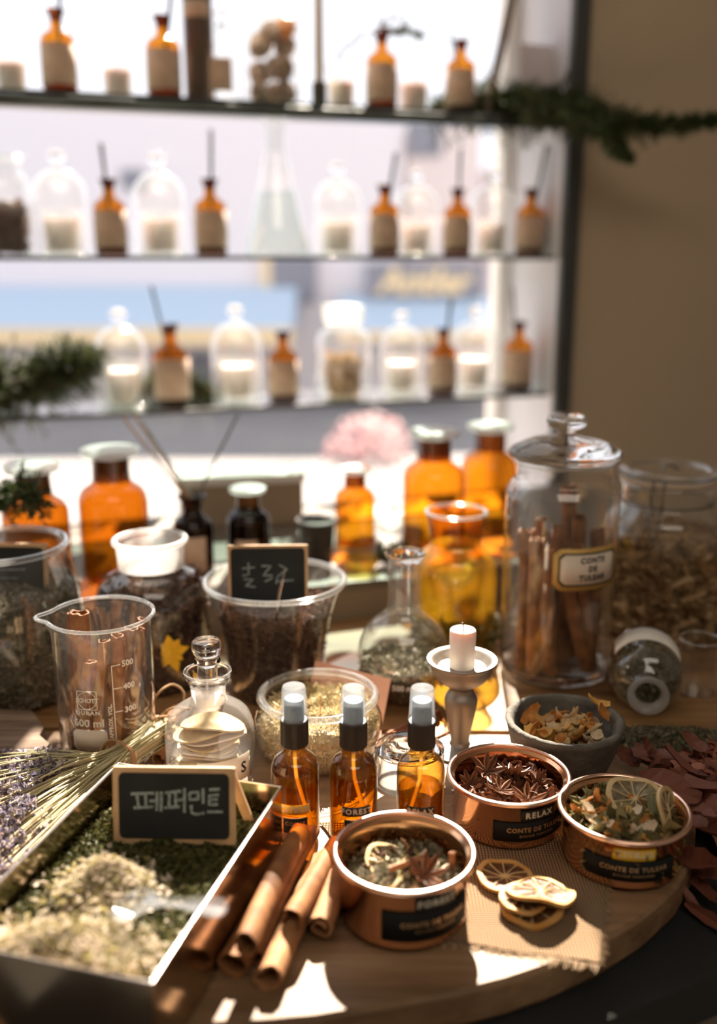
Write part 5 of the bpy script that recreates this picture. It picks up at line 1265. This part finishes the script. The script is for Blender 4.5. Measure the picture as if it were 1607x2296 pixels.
for i, (x, y, z, e) in enumerate([(.019, -.002, .043, (0, -1.05, 1.7)), (.024, -.010, .040, (0, -.9, 2.0))]):
    o = chip(0.030, 0.006, 0.5, 70 + i, 0.0007, 0.95).build('long_leaf', lc[4], None, sharp=60, loc=pC + Vector((x, y, z))); o.rotation_euler = e
    tag(o, ('long grey green leaf standing upright in the CITRUS tin', 'second long green leaf in the CITRUS tin, leaning lower')[i], 'leaf', 'long leaves in the CITRUS tin')

# FOREST tin contents
wood_base(pA, HA, M_herbgrey, 'mixed_herbs', 'grey green mixed herbs filling the FOREST copper tin', 2600, 0.0045, 0.024)
slice_('small lemon slice half buried in the FOREST tin', pA + Vector((-.012, .014, .028)), (.35, .1, .4), 0.0155, True, 0.08, 31)
stick_between(pA + Vector((-.010, -.004, .0335)), pA + Vector((.012, .006, .036)), 0.0026, 12, 'small pink brown cinnamon piece lying on the herbs in the FOREST tin', None, mat=M_cinnpale, double=False)
stick_between(pA + Vector((.034, .008, .026)), pA + Vector((.034, .010, .038)), 0.003, 12, 'reddish bark piece upright at the right in the FOREST tin', None, mat=M_cinn, double=False)
anise(pA + Vector((.014, -.006, .031)), (.3, .2, .2), 1.15, 'dark star anise lying in the FOREST copper tin', None)
chips_in('bark_chip', 'pale or dark bark chip lying on the herbs in the FOREST tin', 'bark chip', 'bark chips in the FOREST tin', pA, 0.030, 0.028, 22, 0.012, 0.0035, None, 73, cols=[M_chips, lc[0], pc[3], M_chips], tilt=0.5, curl=(.2, 1.2))
tag(MB().tube([pA + Vector((.003, .022, .028)), pA + Vector((.004, .020, .036)), pA + Vector((-.001, .017, .044))], [.0007, .0009, .0004], 6).build('curled_stem', M_reedpale, None), 'thin pale curled stem rising at the back of the FOREST tin', 'stem')

# ---- burlap
bpx = [(700, 1822), (880, 1790), (1230, 1800), (1368, 1905), (1352, 2035), (1340, 2168), (1180, 2140), (1040, 2118), (880, 2070), (720, 1960)]
bw = [on_z(x, y, 0.0) for x, y in bpx]
def bmix(u, v):  # four corner cloth
    c00, c10, c11, c01 = on_z(880, 2095, 0), on_z(1342, 2165, 0), on_z(1372, 1880, 0), on_z(715, 1850, 0)
    c00 = on_z(700, 2062, 0) * 0.3 + on_z(960, 2110, 0) * 0.7
    q = c00.lerp(c10, u).lerp(c01.lerp(c11, u), v); return q
m = MB(); NU, NV = 90, 90; vs = []
for j in range(NV + 1):
    for i in range(NU + 1):
        u, v = i / NU, j / NV; q = bmix(u, v)
        e = min(u, 1 - u, v, 1 - v); h = 0.0009 + 0.0016 * max(0, 1 - e / 0.16) * (0.5 + 0.9 * noise.noise(Vector((q.x * 45, q.y * 45, 1))))
        dx = 0.002 * noise.noise(Vector((q.x * 30, q.y * 30, 5))); vs.append((q.x + dx, q.y + dx, max(h, 0.0008)))
n0 = len(vs); vs += [(x, y, z + 0.0007) for x, y, z in vs]; fs = []
for j in range(NV):
    for i in range(NU):
        a = j * (NU + 1) + i; fs += [(n0 + a, n0 + a + 1, n0 + a + NU + 2, n0 + a + NU + 1), (a, a + NU + 1, a + NU + 2, a + 1)]
edge = [i for i in range(NU)] 
for i in range(NU): a = i; fs.append((a, a + 1, n0 + a + 1, n0 + a)); a = NV * (NU + 1) + i; fs.append((a + 1, a, n0 + a, n0 + a + 1))
for j in range(NV): a = j * (NU + 1); fs.append((a + NU + 1, a, n0 + a, n0 + a + NU + 1)); a += NU; fs.append((a, a + NU + 1, n0 + a + NU + 1, n0 + a))
m.add(vs, fs)
bl = m.build('burlap_cloth', M_burlap, None); tag(bl, 'square of coarse brown burlap with frayed edges under the copper tins', 'burlap')
rn = random.Random(77); m = MB()
for side in (0, 1):
    for i in range(120 if side == 0 else 90):
        u = i / (119 if side == 0 else 89); q = bmix(u, 0) if side == 0 else bmix(1, u)
        d = (bmix(u, 0) - bmix(u, 0.1)).normalized() if side == 0 else (bmix(1, u) - bmix(.9, u)).normalized()
        L = rn.uniform(.003, .0080) * (1 if side == 0 else .6); s_ = Vector((rn.uniform(-.4, .4), rn.uniform(-.4, .4), 0)) * L
        m.tube([q + Vector((0, 0, .0012)), q + d * L * .5 + s_ * .3 + Vector((0, 0, .0016)), q + d * L + s_ + Vector((0, 0, .0006))], 0.00032, 5)
m.build('fringe', pbr('burlap_thread', (0.42, 0.30, 0.19), 0.9), bl, smooth=False)['kind'] = 'stuff'

# ---- spray bottles
def spray(label, px, wpx, yaw, liq, tape, tapemat, tmat, dip, capc):
    zc = 0.037 * FPX / wpx; p0 = at_depth(px, 1700, zc); p = Vector((p0.x, p0.y, 0.0026))
    r = thing('spray_bottle', label, 'spray bottle', p, yaw, 'amber spray bottles')
    pr = [(0.001, 0.0006), (0.0155, 0.0006), (0.0180, 0.003), (0.0185, 0.007), (0.0185, 0.056)] + smoothprof([(0.0182, 0.0605), (0.0160, 0.0665), (0.0118, 0.0705), (0.0092, 0.0735), (0.0090, 0.079)], 4)
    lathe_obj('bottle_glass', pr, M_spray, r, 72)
    lathe_obj('liquid', [(0.0001, 0.0028), (0.0150, 0.0028), (0.0172, 0.006), (0.0172, liq - 0.0008), (0.0168, liq), (0.0001, liq - 0.0003)], M_liquid, r, 64)
    MB().tube([(0, 0, 0.078), (0, 0, 0.062), (0.001 * dip, 0, 0.050), (0.006 * dip, 0, 0.03), (0.013 * dip, 0, 0.008)], 0.0015, 10).build('dip_tube', thin_glass('dip_tube_plastic_' + tape.lower(), (0.95, 0.85, 0.55), (0.8, 0.7, 0.4), 0.2, milk=0.5), r)
    m = MB(); prc = [(0.0001, 0.0785), (0.0100, 0.0785), (0.0103, 0.0795), (0.0103, 0.0985), (0.0098, 0.0995), (0.0001, 0.0995)]; seg = 96; m.lathe(prc, seg)
    m.v = [(x * (1 + (0.035 if (i % seg) % 2 else 0)), y * (1 + (0.035 if (i % seg) % 2 else 0)), z) if 0.079 < z < 0.099 else (x, y, z) for i, (x, y, z) in enumerate(m.v)]
    m.build('ribbed_collar', M_black, r, smooth=False)
    MB().lathe([(0.0001, 0.0996), (0.0078, 0.0996), (0.0076, 0.113), (0.0070, 0.1165), (0.0001, 0.118)], 48).build('spray_head', M_cap, r)
    MB().tube([(0, -0.0072, 0.110), (0, -0.0082, 0.110)], 0.0014, 12).build('nozzle', M_caphood, r)
    MB().lathe([(0.0102, 0.0996), (0.0105, 0.1000), (0.0105, 0.1018), (0.0099, 0.1026), (0.0090, 0.1245), (0.0082, 0.1262), (0.0001, 0.1264)], 64).build('clear_cap', M_caphood, r)
    tw_ = 0.60; tp_ = MB().patch(0.0186, -tw_, tw_, 0.0290, 0.0370, 20, thick=0.0003).build('name_tape', tapemat, r, sharp=None)
    text_mb(tape, 0.0062, 1.2, 0.00018, 1.0, None, cylmap(0.0191, 0, 0.0330)).build('tape_text', tmat, tp_, smooth=False)
    lb_ = MB().patch(0.0186, -0.52, 0.52, 0.003, 0.0265, 18, thick=0.00025).build('label', M_gold, r, sharp=None)
    MB().patch(0.01888, -0.50, 0.50, 0.0034, 0.0261, 18, thick=0.0001).build('label_face', M_labelblk, lb_, sharp=None)
    tm = MB()
    for i, s_ in enumerate(('CONTE', 'DE', 'TULEAR')): text_mb(s_, 0.0042, 1.15, 0.0001, 1.0, tm, cylmap(0.0192, 0, 0.0215 - i * 0.0053))
    tm.build('label_text', M_gold, lb_, smooth=False); return r
spray('amber spray bottle with yellow CITRUS tape, left of the three', 661, 108.6, R(2), 0.050, 'CITRUS', M_tapeyel, M_paleprint, 1, 0)
spray('amber spray bottle with black FOREST tape, middle of the three', 792, 109, R(8), 0.0585, 'FOREST', M_tapeblk, M_paleprint, 1, 0)
spray('amber spray bottle with black RELAX tape, right of the three', 944, 109, R(-4), 0.0445, 'RELAX', M_tapeblk, M_paleprint, -1, 0)

# ---- steel box with dried mint
zb = 0.06; wl_, hl = 0.133, 0.2096
FR, BR = Vector((-0.1115, 0.4486, 0)), Vector((-0.0571, 0.6510, 0)); uy = (BR - FR).normalized(); ux = Vector((uy.y, -uy.x, 0)); FL = FR - ux * wl_; BL = BR - ux * wl_
bx_ = thing('steel_box', 'open polished metal box filled with dried mint', 'metal box', (0, 0, 0))
def wall_(a, b, nm, z0_=0.0008):
    n_ = (b - a).cross(Vector((0, 0, 1))).normalized() * -0.0012; m = MB()
    m.add([a, b, b + n_, a + n_] and [(v.x, v.y, z) for z in (z0_, zb) for v in (a, b, b + n_, a + n_)], [(0, 3, 2, 1), (4, 5, 6, 7), (0, 1, 5, 4), (1, 2, 6, 5), (2, 3, 7, 6), (3, 0, 4, 7)])
    return m.build(nm, M_steel, bx_, smooth=False)
wall_(FL, FR, 'front_wall'); wall_(FR, BR, 'side_wall'); wall_(BR, BL, 'back_wall'); wall_(BL, FL, 'side_wall')
MB().prism([(v.x, v.y) for v in (FL, FR, BR, BL)], 0.0008, 0.002).build('box_floor', M_steel, bx_, smooth=False)
m = MB(); inn_ = [FL, FR, BR, BL]
m.tube([(v.x, v.y, zb) for v in inn_], 0.0012, 8, closed=True); m.build('folded_rim', pbr('bright_folded_edge', (0.85, 0.80, 0.78), 0.25, 1.0), bx_, smooth=False)
def hz(u, v):   # herb height inside the box, u across, v towards the back
    h = 0.036 + 0.005 * noise.noise(Vector((u * 5, v * 8, 2)))
    h += 0.022 * math.exp(-((u - 0.50) / 0.36) ** 2 - ((v - 0.10) / 0.16) ** 2)
    h += 0.020 * math.exp(-((u - 0.40) / 0.20) ** 2 - ((v - 0.42) / 0.12) ** 2)
    h -= 0.008 * math.exp(-((u - 0.35) / 0.15) ** 2 - ((v - 0.24) / 0.05) ** 2)
    return min(h, 0.064)
def bp3(u, v, z): q = FL + ux * (0.004 + u * (wl_ - 0.008)) + uy * (0.004 + v * (hl - 0.008)); return Vector((q.x, q.y, z))
m = MB(); N1, N2 = 40, 60; vs = [bp3(i / N1, j / N2, hz(i / N1, j / N2)) for j in range(N2 + 1) for i in range(N1 + 1)]
fs = [(j * (N1 + 1) + i, j * (N1 + 1) + i + 1, (j + 1) * (N1 + 1) + i + 1, (j + 1) * (N1 + 1) + i) for j in range(N2) for i in range(N1)]
n0 = len(vs); vs += [(v.x, v.y, 0.003) for v in vs]; per = [i for i in range(N1 + 1)] + [j * (N1 + 1) + N1 for j in range(1, N2 + 1)] + [N2 * (N1 + 1) + i for i in range(N1 - 1, -1, -1)] + [j * (N1 + 1) for j in range(N2 - 1, 0, -1)]
fs += [(per[k], n0 + per[k], n0 + per[(k + 1) % len(per)], per[(k + 1) % len(per)]) for k in range(len(per))]
m.add(vs, fs); rn = random.Random(41)
pt1 = [bp3(u, v, hz(u, v) + rn.uniform(-.0005, .0028)) for u, v in [(rn.random(), rn.random()) for _ in range(15000)]]
m.flakes(pt1, 0.0034, 1.7, 0.6, rnd=rn, bend=0.5)
tag(m.build('dried_mint', M_mint, None, smooth=False), 'dark green dried mint filling the metal box', 'dried mint', None, 'stuff')
m = MB(); pts = []
while len(pts) < 8000:
    u, v = rn.random(), rn.random(); w1 = math.exp(-((u - 0.52) / 0.42) ** 2 - ((v - 0.08) / 0.14) ** 2); w2 = math.exp(-((u - 0.40) / 0.22) ** 2 - ((v - 0.42) / 0.12) ** 2)
    if rn.random() < max(w1, w2) ** 1.5 * 1.1: pts.append(bp3(u, v, hz(u, v) + rn.uniform(.0005, .0045)))
m.flakes(pts, 0.0046, 1.6, 0.6, rnd=rn, bend=0.6)
tag(m.build('painted_sunlit_mint', M_mintlit, None, smooth=False), 'dried mint heaped at the near end of the metal box, painted paler as sunlit', 'dried mint', None, 'stuff')  # same herb as the dark mint, sun on the heaps painted as paler flakes

# ---- mint chalkboard sign with Korean writing (strokes)
S_ = []
def L_(*p_): S_.append(list(p_))
# letters laid out in the unit board: x 0..1, z 0..1
x = .16
L_((.15, .655), (.34, .67)); L_((.20, .655), (.21, .49)); L_((.27, .66), (.27, .49)); L_((.17, .475), (.33, .49)); L_((.30, .565), (.36, .57)); L_((.365, .69), (.36, .44)); L_((.40, .69), (.395, .43))
L_((.43, .675), (.56, .70)); L_((.465, .67), (.46, .50)); L_((.515, .68), (.515, .50)); L_((.42, .48), (.55, .50)); L_((.525, .58), (.58, .59)); L_((.59, .74), (.585, .42))
L_((.63, .68), (.70, .69), (.70, .60), (.63, .59), (.63, .68)); L_((.74, .74), (.74, .54)); L_((.64, .52), (.645, .42), (.68, .40), (.75, .42))
L_((.79, .72), (.88, .735)); L_((.87, .66), (.79, .645), (.79, .53), (.86, .535)); L_((.80, .595), (.86, .60)); L_((.77, .435), (.90, .44))
sgp = on_z(392, 1884, 0.040)
chalk_sign('chalkboard_sign', 'framed chalkboard with Korean chalk writing standing in the metal box', 0.0865, 0.0560, (sgp.x, sgp.y, 0.0375), R(-1.5), R(-9), S_, 0.00135, easel=True, frame=0.0042)

# ---- clear spoon
a, b_ = bp3(0.60, 0.36, 0.062), on_z(508, 2042, 0.068)
a = on_z(255, 2035, 0.060); r = thing('clear_spoon', 'clear plastic spoon resting on the mint and the box rim', 'spoon', (0, 0, 0))
N = 24; m = MB(); vs = []; d = (b_ - a); L0 = d.length; dn = d.normalized(); sd_ = Vector((-dn.y, dn.x, 0)).normalized()
def halfw(t):
    pts_ = [(0, .003), (.06, .011), (.16, .016), (.26, .013), (.36, .006), (.46, .0035), (.62, .004), (.80, .0075), (.92, .0085), (.98, .006), (1, .002)]
    for (t0, w0), (t1, w1) in zip(pts_, pts_[1:]):
        if t <= t1: return w0 + (w1 - w0) * (t - t0) / (t1 - t0)
    return .002
N = 36
for j in range(N + 1):
    t = j / N; c_ = a + d * t + Vector((0, 0, 0.004 * math.sin(t * math.pi)))
    bowl = max(0, 1 - abs(t - .17) / .19)
    for k in range(9):
        s_ = k / 4 - 1; vs.append(c_ + sd_ * s_ * halfw(t) + Vector((0, 0, -0.007 * bowl * (1 - s_ * s_) + 0.0016 * s_ * s_)))
n0 = len(vs); vs += [v - Vector((0, 0, 0.0013)) for v in vs]; fs = []
for j in range(N):
    for k in range(8): q_ = j * 9 + k; fs += [(q_, q_ + 9, q_ + 10, q_ + 1), (n0 + q_, n0 + q_ + 1, n0 + q_ + 10, n0 + q_ + 9)]
    q_ = j * 9; fs += [(q_, n0 + q_, n0 + q_ + 9, q_ + 9), (q_ + 8, q_ + 17, n0 + q_ + 17, n0 + q_ + 8)]
for k in range(8): fs += [(k, k + 1, n0 + k + 1, n0 + k), (N * 9 + k + 1, N * 9 + k, n0 + N * 9 + k, n0 + N * 9 + k + 1)]
m.add(vs, fs); m.build('spoon_body', thin_glass('clear_spoon_plastic', (0.84, 0.86, 0.88), (0.6, 0.63, 0.66), 0.1, 1.55, milk=0.10, gain=2.2), r)

# ---- cinnamon sticks on the board
gK = 'cinnamon sticks between the metal box and the copper tin'
def onb(px, py, z): return on_z(px, py, z)
CS = [((652, 1878, .0095), (522, 2160, .0105), .0105, 1, True, 'long stick nearest the metal box', M_cinn),
      ((697, 1862, .0175), (572, 2150, .0080), .0070, 2, True, 'slender raised stick with a pointed far end', M_cinn),
      ((722, 1925, .0120), (598, 2190, .0098), .0102, 7, True, 'thick pale stick with its open end nearest the viewer', M_cinnpale),
      ((765, 1960, .0130), (718, 2082, .0100), .0102, 4, False, 'short stick with round open end beside the front tin', M_cinnpale),
      ((748, 1898, .0150), (650, 2062, .0230), .0085, 5, True, 'stick lying across the others near the front tin', M_cinn),
      ((672, 1868, .0245), (548, 2120, .0270), .0088, 8, True, 'upper stick resting on the two beside the metal box', M_cinn),
      ((612, 1862, .0090), (470, 2130, .0080), .0078, 6, True, 'dark stick lying against the metal box wall', M_cinn)]
for i, (q0, q1, rr, sd2, dbl, wd, mt) in enumerate(CS):
    stick_between(onb(*q0), onb(*q1), rr, 20 + sd2, 'cinnamon stick on the board, ' + wd, gK, mat=mt, double=dbl, roll=R(20) * i)

# ---- lavender bundle
r = thing('lavender_bundle', 'bundle of dried lavender tied with raffia lying left of the metal box', 'lavender bundle', (0, 0, 0))
rn = random.Random(55)
tie = on_z(262, 1690, 0.030); tip = on_z(372, 1610, 0.030)
tie.z, tip.z = 0.027, 0.024
heads = []
M_sp = M_lav
for i in range(95):
    a_ = rn.uniform(0, 6.283); q = math.sqrt(rn.random()); off = Vector((math.cos(a_) * q, 0, math.sin(a_) * q))
    py = rn.uniform(1680, 2010); px = rn.uniform(-120, 110) - (py - 1700) * 0.12
    if py > 1860: px = rn.uniform(-120, 70)
    h = on_z(px, py, 0.012 + 0.022 * rn.random() * (1 - abs(py - 1800) / 300)); side = (tip - tie).cross(Vector((0, 0, 1))).normalized()
    f = (py - 1845) / 165
    T = tie + side * f * 0.012 + Vector((0, 0, off.z * 0.010)) ; E = tip + side * (f * 0.013) + (tip - tie).normalized() * rn.uniform(-.014, .006) + Vector((0, 0, off.z * 0.012))
    if E.z < 0.004: E.z = 0.004
    mid = T.lerp(h, 0.5) + Vector((0, 0, 0.004)); P = []
    ctl = [E, T, mid, h]
    for j in range(3):
        p0, p1, p2, p3 = ctl[max(j - 1, 0)], ctl[j], ctl[j + 1], ctl[min(j + 2, 3)]
        for k in range(4):
            t = k / 4; P.append(0.5 * (2 * p1 + (p2 - p0) * t + (2 * p0 - 5 * p1 + 4 * p2 - p3) * t * t + (-p0 + 3 * p1 - 3 * p2 + p3) * t ** 3))
    P.append(h)
    for v in P: v.z = max(v.z, 0.0025)
    st_ = MB().tube(P, rn.uniform(.00055, .0009), 5).build('stem', [M_stem, M_straw][i % 3 == 0], r, smooth=False)
    fm = MB(); dd = (h - P[-4]).normalized(); pts = []
    for k in range(46):
        t = rn.random(); c_ = h - dd * 0.026 * t; off2 = Vector((rn.gauss(0, 1), rn.gauss(0, 1), rn.gauss(0, 1))).normalized() * 0.0032
        c_ = c_ + off2
        if c_.z < .0025: c_.z = .0025
        pts.append(c_)
    fm.flakes(pts, 0.0032, 1.7, rnd=rn, bend=0.8); fm.build('flower_spike', M_sp, st_, smooth=False)
m = MB(); dr = (tip - tie).normalized(); sd3 = dr.cross(Vector((0, 0, 1))).normalized(); up3 = Vector((0, 0, 1))
for w_ in range(3):
    m.tube([tie + dr * (0.002 * w_ + 0.001 * math.sin(k)) + sd3 * 0.0165 * math.cos(k * math.pi / 12) + up3 * (0.0155 * math.sin(k * math.pi / 12) - 0.001 * w_) for k in range(24)], 0.0009, 6, closed=True)
m.build('raffia_tie', M_twine, r)

# ---- red leaf pile at the right
rn = random.Random(91)
def leafmesh(m, c, L, w, rot, curl, seed):
    M = Matrix.Translation(c) @ rot.to_matrix().to_4x4(); N = 6; vs = []
    for j in range(N + 1):
        t = j / N; x = (t - .5) * L; ww = w * math.sin(math.pi * min(max(t * .86 + .08, 0), 1)) ** .6 * (1 + .35 * noise.noise(Vector((t * 7, seed, 0))))
        for k in range(3):
            s_ = k - 1; z = curl * L * (.25 * math.sin(t * 3 + seed) + .5 * s_ * s_ * w / L) + .0015 * noise.noise(Vector((t * 9, s_ * 4, seed)))
            vs.append(M @ Vector((x, s_ * ww * .5 * (1 + .3 * noise.noise(Vector((t * 9 + 3, s_ * 5., seed)))), z)))
    m.add(vs, [(j * 3 + k, j * 3 + k + 1, j * 3 + k + 4, j * 3 + k + 3) for j in range(N) for k in range(2)])
from mathutils import Euler
def pile_h(x, y): return -0.026 + 0.062 * math.exp(-((x - 0.36) / 0.10) ** 2 - ((y - 0.755) / 0.09) ** 2)
m = MB(); cnt = 0
NX, NY = 30, 34; vs = []
for j in range(NY + 1):
    for i in range(NX + 1):
        x, y = 0.285 + 0.25 * i / NX, 0.55 + 0.245 * j / NY; hh = pile_h(x, y) - 0.010; 
        vs.append((x, y, max(hh + .004 * noise.noise(Vector((x * 60, y * 60, 0))), TZ + .0005)))
m.add(vs, [(j * (NX + 1) + i, j * (NX + 1) + i + 1, (j + 1) * (NX + 1) + i + 1, (j + 1) * (NX + 1) + i) for j in range(NY) for i in range(NX) if max(vs[j * (NX + 1) + i][2], vs[(j + 1) * (NX + 1) + i + 1][2]) > TZ + .001])
while cnt < 640:
    x, y = rn.uniform(.27, .52), rn.uniform(.56, .84)
    if pile_h(x, y) < -0.022 and rn.random() > .25: continue
    if (x - pC.x) ** 2 + (y - pC.y) ** 2 < .066 ** 2 or (x - .179) ** 2 + (y - .78) ** 2 < .072 ** 2 or (x < 0.30 and y < .70) or (y > .80 and x < .36): continue
    leafmesh(m, Vector((x, y, max(pile_h(x, y), -0.022) + rn.uniform(-.004, .008))), rn.uniform(.010, .027), rn.uniform(.004, .014), Euler((rn.gauss(0, .55), rn.gauss(0, .55), rn.uniform(0, 6.28))), rn.uniform(-.5, .7), rn.random() * 50); cnt += 1
lp = m.build('red_leaf_pile', M_redleaf, None, smooth=False); tag(lp, 'heap of crumbled reddish brown leaves right of the copper tins', 'dried leaves', None, 'stuff')
sol = lp.modifiers.new('thickness', 'SOLIDIFY'); sol.thickness = 0.0003
gl_ = 'big red leaves lying on the leaf pile'
big = [(1490, 1700, .024, .050, .014), (1560, 1665, .034, .036, .012), (1455, 1690, .02, .034, .020), (1430, 1750, .02, .028, .016), (1500, 1770, .03, .052, .026), (1570, 1760, .034, .060, .026), (1520, 1850, .016, .055, .022), (1585, 1860, .016, .046, .020), (1555, 1930, .002, .044, .020), (1600, 1960, -.004, .036, .016), (1545, 2020, -.022, .042, .008), (1590, 2060, -.024, .040, .009), (1575, 1990, -.016, .036, .012), (1600, 1720, .038, .040, .018), (1410, 1700, .012, .026, .016), (1470, 1720, .026, .030, .014), (1535, 1710, .034, .040, .012), (1590, 1810, .030, .044, .018)]
for i, (px, py, z, L, w) in enumerate(big):
    m = MB(); c_ = on_z(px, py, z); leafmesh(m, Vector((0, 0, 0)), L, w, Euler((rn.gauss(.3, .35), rn.gauss(0, .3), rn.uniform(-1.9, -.4))), rn.uniform(.2, .6), i * 3.3)
    o = m.build('red_leaf', M_redleaf, None, smooth=False, loc=c_); so_ = o.modifiers.new('thickness', 'SOLIDIFY'); so_.thickness = 0.0004
    tag(o, 'long curled reddish brown leaf piece on top of the leaf heap', 'leaf', gl_)
